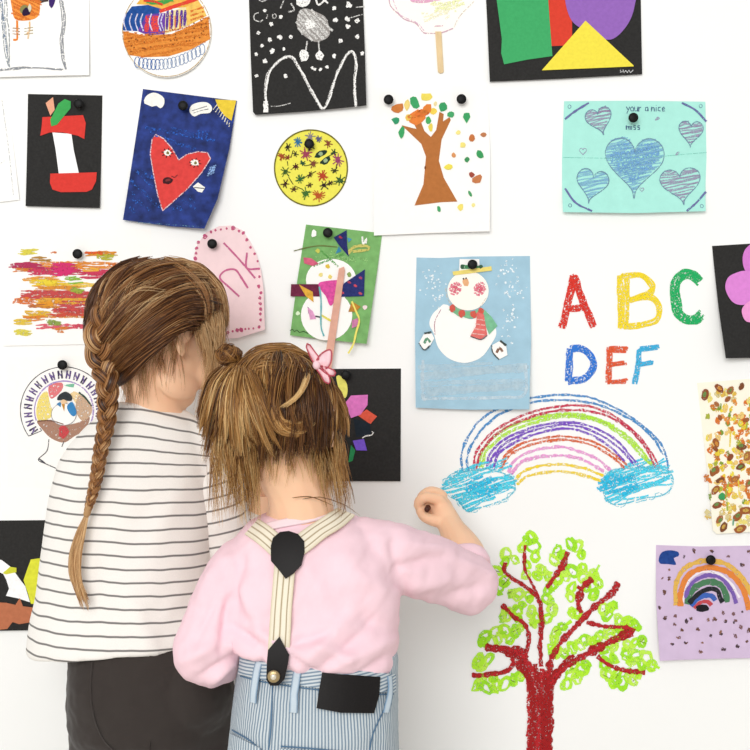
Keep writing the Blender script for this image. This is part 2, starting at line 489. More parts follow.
p = a.part('painted_sun'); p.poly(k((510, 95), (612, 100), (590, 200), (555, 175), (525, 135)), paint('#e6c73c', .1), 1)
for i in range(8):
    t = i / 7; p.line(k((520 + t * 60, 120 + t * 90), (500 + t * 78, 145 + t * 85)), .9, crayon('#e8e4d0', .7), 2)
p.build()

# --- yellow disc of stars
a = Art('yellow_disc_drawing', 'yellow round cut-out covered with small inked flowers and stars', 'drawing', (311, 168), None)
a.sheet(circ(311, 168, 37, 38.5), paint('#ece45a', .04))
k = crop(7.5, 260, 120); p = a.part('inked_flowers')
p.line(circ(311, 168, 36.4, 37.9), 1.3, paint('#6a6420'), 2, closed=True, wv=.1)
def star(x, y, r, c, n=7):
    q = k((x, y))[0]; m = crayon(c, .9)
    p.dot(q[0], q[1], r * .45, m, 1, wob=.4)
    for i in range(n):
        d = i / n * 2 * PI + R.uniform(-.3, .3); rr = r * R.uniform(.75, 1.15)
        p.line([q, (q[0] + rr * math.cos(d), q[1] + rr * math.sin(d))], 1, m, 2)
for s_ in ((285, 165, 5, '#2a6f9c', 11), (375, 125, 5, '#8a8088', 10), (375, 190, 5.5, '#1c3028', 12), (440, 145, 4, '#5a5878', 8), (512, 178, 4.4, '#84402c', 7), (210, 205, 4, '#2c2418', 6), (345, 255, 6.5, '#a04058', 12), (165, 275, 4.5, '#a04824', 8), (208, 282, 3.5, '#803824', 6), (265, 255, 3, '#3c3c20', 6), (555, 245, 4, '#2c4428', 6), (585, 300, 6.5, '#984068', 10), (320, 325, 3.5, '#204c34', 7), (270, 350, 4, '#4c1c18', 7), (400, 328, 4.8, '#7c4430', 8), (190, 388, 5.5, '#3c5c24', 7), (560, 383, 4, '#3c3c1c', 6), (470, 420, 6, '#b44024', 12), (300, 445, 5, '#2c6430', 11), (375, 412, 3.5, '#4c3418', 6), (190, 480, 4.6, '#3c1c18', 6), (255, 522, 4, '#4c2c18', 6), (345, 550, 6, '#3c6c2c', 8), (372, 490, 3.6, '#54401c', 6), (480, 490, 5.2, '#2c1c20', 6), (525, 475, 3, '#3c2820', 6), (600, 455, 6, '#34582c', 8), (442, 568, 6.5, '#b85424', 12)):
    star(*s_)
for x, y in ((455, 255), (492, 305)): p.dot(*k((x, y))[0], 6.2, paint('#20382c'), 1, 3, -.5); p.dot(*k((x, y))[0], 2, paint('#9ab088'), 2)
for l in ((250, 225, 232, 285), (205, 310, 210, 345), (215, 430, 250, 485), (320, 440, 420, 385), (335, 345, 390, 335), (270, 500, 320, 520), (575, 330, 570, 370), (530, 480, 575, 480), (500, 280, 545, 255), (230, 375, 260, 355)):
    p.line(k(l[:2], l[2:]), .8, paint('#4a4a1c'), 1)
p.build()

# --- autumn tree collage
a = Art('autumn_tree_collage', 'white sheet with a brown paper tree and torn green, yellow and orange leaves', 'collage', (431, 160), curl(372, 85, 490, 235, .006, right=.006))
a.sheet([(373, 88), (488, 85), (490, 160), (489, 232), (430, 233.5), (374, 236)], WHITE)
k = crop(4.685, 370, 80)
p = a.part('paper_tree')
p.poly(k((148, 212), (195, 225), (218, 230), (200, 195), (240, 200), (255, 240), (285, 268), (310, 235), (325, 150), (345, 160), (342, 195), (372, 175), (378, 188), (335, 280), (322, 380), (345, 460), (408, 572), (330, 575), (208, 590), (250, 490), (262, 360), (240, 300)), paint('#b5703a', .06, 160), 1, .0004); p.build()
p = a.part('torn_leaves')
for x, y, rx, ry, c, rot in ((128, 135, 34, 22, '#cc7a3c', -.2), (175, 118, 14, 24, '#ecd27c', .1), (210, 105, 20, 32, '#3fa064', -.3), (262, 80, 26, 20, '#ecd860', 0), (305, 112, 9, 11, '#ecd8a0', 0), (340, 128, 21, 20, '#3a9c60', .4), (378, 162, 15, 15, '#48a468', .3), (268, 140, 22, 26, '#e08038', .6), (298, 148, 18, 16, '#efcf54', 0), (220, 175, 40, 34, '#e3803a', .1), (245, 155, 34, 16, '#de7434', -.3), (272, 190, 14, 17, '#4aa860', .2), (182, 178, 14, 18, '#ecc45c', 0), (284, 222, 12, 22, '#e6cf58', .2), (120, 190, 18, 17, '#35996a', .2), (148, 248, 14, 28, '#3fa262', .1), (452, 175, 17, 26, '#3fa062', 0), (412, 248, 11, 10, '#efe088', 0), (433, 305, 13, 14, '#ecdc7c', 0), (476, 272, 15, 19, '#c47440', .4), (530, 258, 14, 12, '#bc7a50', 0), (392, 353, 9, 11, '#d8945c', 0), (455, 374, 13, 13, '#3f9058', 0), (512, 353, 16, 20, '#3c9a5c', -.4), (367, 412, 20, 14, '#ecdc58', 0), (474, 446, 14, 13, '#a04c3c', 0), (504, 466, 25, 17, '#c47a4c', -.5), (466, 535, 8, 15, '#4c9c64', -.4), (322, 606, 10, 13, '#44a064', 0), (422, 598, 14, 16, '#eedc70', 0), (482, 590, 10, 10, '#f0e494', 0), (205, 175, 10, 5, '#6a3818', 0), (258, 412, 4, 8, '#7a4420', 0)):
    q = k((x, y))[0]; p.dot(q[0], q[1], rx / 4.685, paint(c, .06), 3 if y < 230 and 160 < x < 320 else 4, ry / 4.685, rot, .25, .0003, 8)
p.build()

# --- turquoise card of hearts
def cardlift(x, y): return .0016 * abs(y - 158) / 57 + .010 * (max(0, (y - 175)) / 40) ** 2
a = Art('heart_card', 'turquoise folded card pencilled with blue and grey hearts', 'card', (634, 158), cardlift)
a.sheet([(564, 101.5), (634, 101), (705, 102), (706.5, 158), (704, 212), (634, 214), (562, 213), (562, 158)], paint('#ace9dc', .03, 60), L=7)
k = crop(4.41, 550, 90); PEN = crayon('#6c86a0', .75); LIL = crayon('#a696b8', .6, 420, .3); BLU = crayon('#8abbdc', .75, 420, .35)
p = a.part('pencilled_hearts')
for (cx, cy, w, h, r, m, sp) in ((372, 318, 258, 262, .03, BLU, 1.8), (215, 128, 118, 118, -.28, LIL, 1.7), (620, 185, 108, 112, .05, LIL, 1.6), (185, 412, 140, 150, .2, BLU, 2), (575, 412, 180, 160, -.1, LIL, 2)):
    q = k((cx, cy))[0]; hpz = heart(q[0], q[1], w / 4.41, h / 4.41, r, tail=.12)
    p.hatch(hpz, -.15, sp, 1.5, m, 1, .3); p.line(hpz, .8, PEN, 2, closed=True, jit=.3)
p.hatch(heart(*k((372, 315))[0], 50, 46), -.1, 2.6, 2.4, crayon('#74a8d6', .5), 2)
for q, w in (((145, 270), 7), ((403, 440), 4)): p.line(heart(*k(q)[0], w, w), .8, LIL, 2, closed=True)
for q in ((472, 128), (562, 280)): p.dot(*k(q)[0], 2.6, LIL, 2, 1.5, -.5)
for pts in (((65, 130), (110, 95), (170, 58)), ((580, 58), (640, 90), (688, 140)), ((65, 435), (110, 500), (180, 538)), ((595, 538), (640, 500), (685, 450))):
    p.line(k(*pts), 2, crayon('#5f78a8', .8), 1); p.line(k(*pts), 1.2, crayon('#7c70a8', .6), 2)
for q in ((85, 75), (663, 72), (85, 512), (663, 515)): p.line(circ(*k(q)[0], 1.6, 1.8, 8), .6, PEN, 1, closed=True)
p.line(k((58, 298), (370, 300), (690, 276)), .6, crayon('#84ccbe', .6), 1); p.build()
GLY = {'y': [[(0, 0), (.3, .6)], [(.6, 0), (.1, 1.3)]], 'o': [[(.3, 0), (0, .3), (.1, .8), (.5, .8), (.55, .3), (.3, 0)]], 'u': [[(0, 0), (.05, .8), (.45, .8), (.5, 0), (.55, .9)]], 'r': [[(0, 0), (0, .9), (.05, .3), (.4, .05)]],
       'a': [[(.5, .1), (.1, .15), (.05, .75), (.4, .8), (.5, .1), (.55, .9)]], 'n': [[(0, 0), (0, .9), (.1, .2), (.45, .2), (.5, .9)]], 'i': [[(.1, .1), (.1, .9)], [(.1, -.3), (.12, -.22)]], 'c': [[(.5, .1), (.1, .15), (.05, .7), (.5, .85)]],
       'e': [[(.05, .5), (.5, .4), (.35, .05), (.05, .3), (.15, .85), (.5, .8)]], 'm': [[(0, 0), (0, .9), (.1, .2), (.35, .2), (.35, .9), (.45, .2), (.7, .2), (.7, .9)]], 's': [[(.45, .1), (.1, .1), (.1, .4), (.45, .55), (.4, .85), (.05, .85)]], ' ': []}
def write(p, txt, x, y, h, w, mat, layer=2, sx=.75):
    for ch in txt:
        for st in GLY[ch]: p.line([(x + u * h * 1.1, y + v * h) for u, v in st], w, mat, layer)
        x += h * (1.05 if ch == 'm' else .45 if ch in 'i ' else .85) * sx * 1.25
p = a.part('handwriting'); INK = crayon('#4a6484', .85)
write(p, 'your a nice', 626, 107, 5.2, .8, INK); write(p, 'miss', 626, 125.5, 5, 1, INK); p.build()

# --- brush stroke painting
a = Art('brush_stroke_painting', 'white sheet painted with long pink, orange and yellow brush strokes', 'painting', (75, 290), curl(2, 230, 152, 346, .002))
a.sheet([(2, 232), (151, 229), (153, 343), (4, 346)], WHITE)
k = crop(5, 0, 230); p = a.part('brush_strokes')
def br(x0, x1, y, w, c, ly, cov=.8):
    n = max(3, round(w / 1.1))
    for q in range(n):      # bristle streaks with ragged ends
        yy = y + ((q + .5) / n - .5) * w * 5.6; a0 = x0 + abs(R.gauss(0, 1)) * 22; a1 = x1 - abs(R.gauss(0, 1)) * 22
        if a1 - a0 < 25: continue
        p.line(k((a0, yy + R.uniform(-3, 3)), (a0 * .6 + a1 * .4, yy + R.uniform(-5, 5)), (a1, yy + R.uniform(-4, 4))), R.uniform(1.4, 2.6), crayon(c, R.uniform(.72, .95) // .05 * .05, 260, .12), ly, .5, wv=.5, taper=True)
for b_ in ((85, 200, 108, 4.5, '#d8cc4c', 2), (235, 285, 122, 4, '#d07848', 2), (145, 260, 148, 4, '#b08038', 2), (420, 600, 118, 4, '#d88c2c', 2), (480, 590, 132, 5, '#b4b03c', 3), (415, 520, 115, 2.5, '#dc5c28', 4), (590, 680, 170, 4.5, '#dcae34', 2), (540, 700, 180, 4, '#d07038', 2),
           (40, 240, 180, 4.6, '#b03058', 3), (55, 280, 200, 4, '#d07830', 2), (120, 600, 180, 6, '#e08a34', 1), (130, 420, 208, 6, '#c83a5c', 3), (250, 390, 195, 11, '#d2306e', 4), (380, 600, 222, 8, '#c83c5a', 3), (400, 520, 195, 3, '#e8a840', 4), (100, 300, 245, 4, '#e09a3c', 2), (140, 330, 265, 5, '#e2bc34', 3), (180, 300, 262, 4, '#e8d03c', 4), (320, 420, 250, 6, '#8ab83c', 4), (250, 500, 275, 3.5, '#e8c450', 2), (160, 420, 292, 4, '#d88c34', 2), (350, 430, 300, 5, '#98ac40', 4),
           (100, 500, 325, 7, '#c24a4a', 3), (130, 500, 338, 5, '#d67634', 2), (50, 180, 357, 5, '#d8702c', 3), (150, 500, 352, 4, '#e0a83c', 3), (260, 470, 385, 11, '#c44a4c', 3), (180, 320, 372, 5, '#e0962c', 4), (140, 300, 380, 3, '#b86a38', 2), (230, 470, 415, 6, '#c85040', 3), (110, 260, 420, 5, '#dcae34', 3), (110, 230, 440, 4, '#d88030', 4), (200, 460, 432, 3, '#d88a3c', 2), (60, 180, 458, 4.5, '#dcbc44', 3), (230, 310, 463, 4.5, '#8ca04c', 3), (180, 470, 482, 3, '#d65c6c', 2), (260, 370, 500, 5.5, '#d27c34', 3), (70, 165, 513, 5, '#d8cc50', 2), (350, 420, 488, 3, '#c8485c', 3)):
    br(*b_)
p.build()

# --- pink arch tag
a = Art('pink_name_card', 'pink arch-topped card with the word ink and a dotted border', 'card', (230, 280), curl(193, 225, 268, 340, .010, right=.012))
k = crop(5.56, 185, 215)
a.sheet(k((50, 330), (48, 230), (70, 160), (120, 95), (190, 62), (260, 58), (320, 85), (365, 150), (400, 220), (425, 310), (440, 420), (450, 640), (300, 685), (150, 695), (60, 690)), paint('#f5d8da', .03, 60))
p = a.part('border_dots'); PK = crayon('#c2567c', .8)
for x, y, r in ((78, 310, 5), (66, 277, 11), (58, 242, 10), (62, 213, 8), (64, 185, 9), (75, 152, 9), (112, 120, 13), (145, 95, 7), (170, 85, 6), (200, 80, 6), (232, 75, 6), (268, 73, 12), (300, 90, 7), (325, 100, 9), (345, 138, 9), (365, 180, 7), (388, 217, 7), (405, 257, 6), (412, 300, 6), (415, 345, 7), (412, 398, 10), (425, 435, 9), (420, 463, 9), (422, 495, 9), (425, 525, 9), (424, 552, 8), (425, 585, 8), (417, 625, 8), (385, 632, 5), (360, 634, 5), (340, 636, 6), (318, 640, 12), (295, 642, 10), (270, 648, 6), (243, 655, 8), (210, 662, 8), (175, 668, 8)):
    q = k((x, y))[0]; p.dot(q[0], q[1], r / 5.56, PK, 1, r * 1.15 / 5.56)
p.build()
p = a.part('lettering'); LT = crayon('#c8658f', .85)
for st in (((215, 155), (300, 245), (392, 353)), ((345, 210), (345, 295), (418, 300)), ((305, 455), (250, 405), (195, 350), (225, 310), (280, 305), (315, 350), (352, 408)), ((240, 508), (195, 460), (150, 410)), ((120, 370), (112, 362)), ((40, 480), (120, 560), (160, 610)), ((60, 500), (60, 440), (110, 460), (110, 530))):
    p.line(k(*st), 1.9, LT, 2, wv=.15)
p.build()

# --- green collage with ribbon and stick
a = Art('snowman_ribbon_collage', 'green sheet with white oval snowman, ribbon scraps and a long pink stick', 'collage', (335, 285), curl(290, 225, 380, 345, .010, right=.010))
k = crop(5.77, 280, 215)
a.sheet(k((150, 55), (590, 105), (560, 330), (500, 745), (270, 720), (60, 695), (100, 380)), paint('#79ae68', .14, 70))
p = a.part('snowman_ovals'); p.poly(k(*[(295 + 145 * math.cos(t), 375 + 122 * math.sin(t)) for t in [i / 30 * 2 * PI for i in range(30)]]), WHITE, 1, .0004); p.poly(k(*[(270 + 148 * math.cos(t), 580 + 145 * math.sin(t)) for t in [i / 30 * 2 * PI for i in range(30)]]), WHITE, 2, .0004)
p.build()
p = a.part('ribbon_scraps'); a.base += .0006
p.poly(k((65, 400), (225, 400), (230, 472), (62, 470)), paint('#6c2440', .2, 300), 2, .0004)
p.poly(k((490, 315), (485, 470), (325, 475), (370, 395)), paint('#28306c', .2, 300), 3, .0006)
p.poly(k((230, 390), (360, 380), (345, 440), (295, 525), (265, 470), (235, 430)), paint('#d8509c', .2, 200), 4, .0008, smooth=True)
p.poly(k((310, 130), (385, 88), (388, 180), (398, 242), (340, 175)), paint('#242c64', .2, 300), 2, .0005)
p.poly(k((388, 130), (415, 140), (395, 160)), paint('#4c94b4'), 1); p.poly(k((340, 180), (355, 210), (320, 225)), paint('#3c84a4'), 1)
p.poly(k((135, 245), (180, 250), (225, 282), (190, 295), (140, 280)), paint('#d0607c', .15), 2, .0004)
p.poly(k((110, 402), (190, 445), (195, 505), (150, 470)), paint('#dca83c', .2), 5, .0005)
p.poly(k((160, 535), (190, 555), (210, 600), (175, 605)), paint('#dc9cc4', .2), 4, .0004); p.poly(k((160, 530), (185, 555), (165, 570)), paint('#5c2c5c'), 5)
p.poly(k((395, 560), (415, 500), (465, 530), (440, 560)), paint('#bc8434', .2), 3, .0004); p.poly(k((415, 610), (450, 595), (455, 640), (415, 655)), paint('#c87ca4', .2), 3, .0004)
p.line(k((390, 225), (430, 185), (500, 180), (510, 200), (420, 212)), 3, crayon('#c8c068', .85), 2); p.line(k((80, 208), (150, 190), (230, 178), (330, 185)), 1, paint('#6c7440'), 2)
for x, y, c in ((275, 297, '#dcbc44'), (235, 345, '#ecdc8c'), (290, 358, '#e8d474'), (400, 345, '#8ca45c'), (218, 208, '#c8c85c'), (105, 568, '#d8ecc8'), (490, 535, '#ecd8d8')): p.dot(*k((x, y))[0], 2.2, paint(c), 3)
for x, y, c, in ((435, 410, '#c84858'), (465, 365, '#a44468'), (360, 450, '#c04860'), (465, 455, '#b84c5c'), (350, 130, '#a83848'), (400, 390, '#a84058')): p.dot(*k((x, y))[0], 2, paint(c), 7, 1.2, .5)
p.line(k((240, 580), (300, 615)), 2.4, crayon('#e4d85c', .8), 5); p.line(k((205, 585), (240, 592)), 1.4, paint('#3c3c44'), 5)
p.dot(*k((195, 108))[0], 2.6, WHITE, 2, 3.6); p.line(k((475, 125), (480, 170), (500, 135), (495, 165)), 1.8, crayon('#f0f0e8', .8), 2)
p.line(k((60, 668), (75, 660), (85, 675), (100, 665), (115, 680), (135, 672), (165, 686)), .8, crayon('#2c4424', .8), 1)
for i in range(9): p.line(k((120 + R.uniform(0, 380), 200 + R.uniform(0, 80)), (150 + R.uniform(0, 380), 230 + R.uniform(0, 80))), 2, crayon(R.choice(['#94c87c', '#5ca450']), .5), 1)
p.build()
p = a.part('yarn_strand'); p.line(k((228, 415), (238, 500), (238, 640), (255, 700)), 1.5, paint('#6cb0b4'), 9); p.build()['label'] = 'blue yarn strand'
p = a.part('yarn_strand'); p.line(k((415, 500), (440, 560), (458, 610), (440, 680), (425, 745), (395, 800)), 1.8, paint('#ece070'), 9); p.build()['label'] = 'yellow yarn strand'
p = a.part('pink_stick'); 
p.poly([(339, 269), (344, 267), (345, 271), (331, 374), (323, 374), (325, 360)], paint('#dca894', .08, 80), 7, .0025); p.build()

# --- turkey plate
a = Art('turkey_drawing', 'white sheet with a fan-tailed turkey drawing behind the striped shirt', 'drawing', (75, 425), None)
a.sheet([(6, 357), (150, 355), (150, 492), (8, 487)], WHITE)
k = crop(4.685, 0, 340); BKL = crayon('#4a4a52', .9); p = a.part('turkey')
c0 = (300, 330)
def pol(r, deg): return (c0[0] + r * math.cos(math.radians(deg)), c0[1] - r * math.sin(math.radians(deg)))
p.line(k(*[pol(204, d) for d in range(216, -30, -6)]), .8, BKL, 1); p.line(k(pol(204, 216), pol(140, 222), pol(140, 216)), .8, BKL, 1)
p.line(k(*[pol(138, d) for d in range(200, -40, -6)]), 1.3, crayon('#a890c8', .7), 1)
for i, d in enumerate(range(213, -20, -13)):
    for o in (-2.6, 2.6):
        a0, a1 = pol(150, d + o), pol(188, d + o)
        p.line(k(a0, a1), 1.5, crayon('#5c4a7c' if i % 3 else '#3c3450', .85), 2, .5)
    p.line(k(pol(158, d - 3), pol(182, d + 3)), 1.2, crayon('#7c68a0', .8), 2)
for (pts, c) in ((((185, 270), (220, 240), (235, 300), (250, 350), (190, 385), (170, 340)), '#ecd878'), (((230, 215), (290, 200), (290, 235), (240, 275)), '#e0787c'), (((300, 212), (350, 205), (345, 222)), '#78bc9c'), (((370, 260), (420, 290), (430, 340), (390, 380), (355, 330)), '#c8a88c'), (((345, 240), (380, 260), (360, 300), (330, 250)), '#ecd09c')):
    p.poly(k(*pts), crayon(c, .75, 300), 1, smooth=True)
p.poly(k((175, 380), (240, 378), (300, 398), (370, 385), (420, 360), (400, 420), (350, 450), (300, 480), (240, 460), (200, 420)), crayon('#a8806c', .85, 300), 1, smooth=True)
p.line(k((175, 380), (240, 378), (300, 395)), 1.2, crayon('#6c4434', .8), 3)
p.dot(*k((298, 430))[0], 5, crayon('#c8484c', .85), 3, 7)
p.dot(*k((300, 348))[0], 12.5, WHITE, 3, 11, wob=.03, n=24); p.line(circ(*k((300, 348))[0], 12.5, 11), .6, crayon('#8c8c94', .7), 4, closed=True)
p.poly(k((315, 310), (340, 290), (360, 340), (345, 358), (325, 340)), paint('#3c84bc', .1), 5, smooth=True); p.poly(k((265, 300), (290, 285), (285, 315)), paint('#4c88b8'), 5)
p.poly(k((268, 280), (280, 255), (310, 242), (338, 262), (335, 285), (300, 282)), paint('#33383c', .2), 5, smooth=True); p.dot(*k((300, 290))[0], 3.4, paint('#e8c49c'), 6, 2.2); p.poly(k((290, 300), (305, 300), (302, 335)), paint('#c88c34'), 6)
p.line(k((370, 245), (400, 270), (430, 310)), 1.6, crayon('#2c4438', .8), 3)
p.line(k((230, 465), (220, 520), (180, 560), (215, 580), (265, 602)), .9, BKL, 1); p.line(k((300, 475), (290, 500)), .9, BKL, 1); p.line(k((183, 556), (212, 578)), 1.2, BKL, 1, smooth=False)
p.build()

# --- black sheet with petals
a = Art('petal_collage', 'black sheet with yellow, pink, red and violet petals beside the fair hair', 'collage', (360, 425), curl(320, 368, 401, 481, .004))
a.sheet([(320, 369), (401, 368.5), (400.5, 481), (320, 481)], BLACKP)
k = crop(5.77, 325, 360)
for nm, c, pts, ly in (('yellow_petal', '#e6e070', [(65, 95), (95, 95), (125, 135), (130, 185), (115, 220), (85, 180)], 1), ('red_petal', '#dc5a44', [(190, 320), (240, 285), (300, 325), (262, 370)], 1), ('pink_petal', '#dc78c0', [(115, 250), (150, 205), (248, 200), (245, 260), (205, 315), (150, 335)], 3), ('violet_petal', '#7a58d0', [(160, 465), (225, 455), (243, 522), (180, 520)], 2), ('green_petal', '#2c8c54', [(150, 490), (175, 520), (160, 580), (135, 590)], 1), ('dark_petal', '#1c2630', [(165, 340), (260, 360), (265, 430), (180, 445)], 1)):
    p = a.part(nm); p.poly(k(*pts), paint(c, .1), ly, .0004, smooth=(nm == 'yellow_petal')); p.build()
p = a.part('chalk_line'); p.line(k((215, 450), (235, 438), (270, 432), (280, 418), (270, 412)), 1.1, CH, 4); p.build()

# --- blue snowman sheet
a = Art('snowman_picture', 'pale blue sheet with a white snowman in hat, scarf and mittens', 'collage', (473, 332), curl(415, 256, 531, 409, .011, right=.006))
a.sheet([(416.5, 257.5), (440, 258), (473, 256.5), (530, 256), (530.5, 340), (528, 409), (470, 409.5), (415.5, 407.5), (415, 330)], paint('#a3c7d9', .06, 40))
k = crop(4.167, 400, 240)
p = a.part('dot_pattern'); WC = crayon('#dcebf2', .42, 120, .4)
p.hatch(k((80, 520), (530, 530), (520, 660), (90, 650)), 0, 4, 4, crayon('#cbe2ec', .45, 90, .5), 1)
p.line(k((95, 500), (95, 650), (140, 660), (420, 655), (515, 640), (520, 520)), 3, WC, 1)
for x, y, n in ((130, 150, 14), (150, 230, 14), (440, 130, 26), (470, 220, 18), (455, 330, 16), (440, 380, 8), (490, 200, 8), (150, 180, 10)):
    for i in range(n): p.dot(*k((x + R.gauss(0, 22), y + R.gauss(0, 26)))[0], R.uniform(.5, 1.3), crayon('#e8f2f6', .7), 1)
p.build()
p = a.part('snowman_body')
p.poly(k((195, 270), (290, 330), (360, 300), (400, 380), (375, 440), (335, 490), (270, 512), (205, 495), (160, 450), (140, 390), (122, 350), (135, 310), (165, 282)), WHITE, 1, .0005, smooth=True)
p.build(); p = a.part('snowman_head'); p.poly(k(*[(283 + 86 * math.cos(t), 212 + 82 * math.sin(t)) for t in [i / 36 * 2 * PI for i in range(36)]]), paint('#fdf8ee', .01), 4, .0005); p.build()
a.base += .0006
p = a.part('snowman_face')
for x in (230, 332):
    q = k((x, 204))[0]; p.hatch(circ(q[0], q[1], 6, n=16), .5, 1.5, 1.7, crayon('#e2768a', .62), 4, .3); p.dot(q[0], q[1], 3, crayon('#dc6478', .6), 5)
p.dot(*k((274, 178))[0], 3.4, paint('#e8b080'), 4, 3.6); p.dot(*k((264, 162))[0], .9, BK, 5); p.dot(*k((275, 160))[0], .9, BK, 5)
p.line(k((190, 200), (200, 250), (240, 285), (320, 285), (360, 240)), .7, crayon('#d8c8b0', .5), 3); p.line(k((170, 290), (145, 340), (145, 395)), .7, crayon('#b07888', .6), 3); p.build()
p = a.part('hat'); p.poly(k((248, 80), (330, 80), (332, 130), (246, 128)), WHITE, 3, .0006); p.line(k((255, 112), (340, 116)), 4, crayon('#4a8c5c', .8), 7); p.poly(k((218, 132), (380, 110), (382, 128), (222, 148)), paint('#ecd878', .06), 6, .0006)
for x in (258, 300, 335): p.dot(*k((x, 112))[0], 2, paint('#3c5c44'), 9)
p.build()
p = a.part('scarf'); 
p.line(k((210, 280), (250, 305), (300, 312), (345, 295)), 6.5, paint('#7cb88c', .1), 5); 
for x, y in ((217, 285), (257, 306), (305, 310), (335, 300)): p.dot(*k((x, y))[0], 3.2, crayon('#d4584c', .85), 6, 4)
p.poly(k((335, 300), (350, 290), (380, 320), (405, 358), (370, 395), (345, 330)), paint('#7cbc94', .1), 5); p.poly(k((320, 300), (348, 310), (362, 395), (335, 415), (292, 400), (315, 360)), paint('#e0726c', .12), 6, .0004)
for y in (330, 350, 370, 390): p.line(k((318 - (y - 330) * .3, y), (352, y + 6)), .9, crayon('#ecc0b8', .7), 9)
p.line(k((292, 402), (335, 415), (362, 398)), .9, BKL, 9); p.build()
for pts, dx in (((78, 430), (100, 390), (130, 385), (142, 410), (125, 440), (100, 458)), 0), (((380, 440), (415, 420), (440, 440), (445, 480), (410, 498), (385, 470)), 0):
    p = a.part('mitten'); q = k(*pts); p.poly(q, WHITE, 6, .0005); cx = sum(x for x, y in q) / 6; cy = sum(y for x, y in q) / 6
    p.line([(cx - 3, cy + 3), (cx, cy - 2), (cx + 3, cy + 2)], 2.4, crayon('#5c9474' if cx < 440 else '#84604c', .75), 9); p.line([q[1], q[2]], 2, crayon('#3c4844', .85), 9); p.line([q[4], q[5], q[0]], 1.2, crayon('#2c3430', .7), 9); p.build()

# --- black sheet with pink flower, right edge
a = Art('flower_collage', 'black sheet at the picture edge with a large pink paper flower', 'collage', (775, 300), curl(712, 243, 840, 358, .008, left=.016))
a.sheet([(712, 246), (760, 243), (840, 240), (840, 356), (770, 357.5), (722, 358.5), (717, 310)], BLACKP)
k = crop(5.55, 690, 235)
for c, pts, ly in (('#d77ed0', [(325, 60), (300, 90), (290, 140), (305, 200), (360, 240), (430, 200), (430, 60), (370, 30)], 1), ('#dc86d4', [(190, 300), (205, 240), (250, 212), (310, 200), (400, 230), (420, 300), (330, 370), (280, 390), (225, 370)], 3), ('#ec9ad0', [(278, 430), (290, 395), (340, 360), (430, 350), (470, 420), (420, 490), (330, 487), (295, 475)], 5)):
    p = a.part('petal'); p.poly(k(*pts), paint(c, .05), ly, .0004, smooth=True); p.build()

# --- thumb print tree, right edge
a = Art('fingerprint_painting', 'cream sheet dabbed all over with orange, yellow, green and brown prints', 'painting', (770, 456), curl(697, 381, 850, 533, .005))
a.sheet([(697, 383), (760, 378), (850, 378), (850, 528), (760, 531), (716, 533.5), (712, 530), (708, 480)], paint('#fbf5e2', .02, 60))
k = crop(4.41, 680, 370); p = a.part('finger_prints')
for i in range(620):
    x = R.uniform(706, 840); y = R.uniform(390, 526); e = min(1, (x - 703) / 16)
    if R.random() > .25 + .75 * e ** 1.5: continue
    p.dot(x, y, R.uniform(1.6, 3.4), crayon(R.choice(['#e4c83c', '#ecd848', '#a8b03c', '#e0903c', '#d8742c', '#ecc878', '#7c9838', '#c8742c']) if 402 < y < 505 else R.choice(['#e8d878', '#d8c890', '#dcb44c']), .72, 300), 1, R.uniform(2, 4), R.uniform(-.5, .5), .3)
for i in range(24):
    x = R.uniform(722, 840); y = R.uniform(400, 490); p.line([(x, y), (x + R.uniform(-2, 2), y + R.uniform(8, 22))], 1.6, crayon(R.choice(['#a4b440', '#e8d044', '#e0842c']), .7), 2)
BRS = ['#9c5a30', '#8c4c2c', '#a8683c', '#7c4a2c']
for x, y, r in ((110, 110, 26), (172, 82, 24), (222, 90, 22), (270, 72, 18), (330, 80, 22), (160, 150, 14), (210, 128, 16), (158, 320, 22), (155, 348, 15), (150, 445, 27), (175, 485, 20), (153, 528, 24), (160, 595, 22), (170, 658, 21), (188, 690, 24), (260, 698, 28), (265, 425, 22), (220, 385, 18), (250, 645, 26), (285, 618, 28), (295, 380, 24), (270, 340, 24), (330, 700, 24), (345, 650, 22), (180, 560, 16), (240, 480, 20), (300, 500, 20), (175, 210, 14), (290, 220, 16)):
    q = k((x, y))[0]; an = R.uniform(-.6, .6) + (.9 if x > 200 or y > 400 else -.3); p.dot(q[0], q[1], r / 4.41 * .62, crayon(R.choice(BRS), .88, 380), 4, r / 4.41, an, .12)
    if r > 18: p.dot(q[0] + R.uniform(-1, 1), q[1] + R.uniform(-1.5, 1.5), r / 4.41 * .3, crayon(R.choice(['#d08c3c', '#c8a04c', '#6c8c4c']), .8), 5, r / 4.41 * .5, an)
p.dot(*k((180, 558))[0], 3.6, crayon('#3c9c5c', .9), 6); p.line(k((232, 655), (228, 685)), 1.6, crayon('#6ca488', .8), 6); p.build()

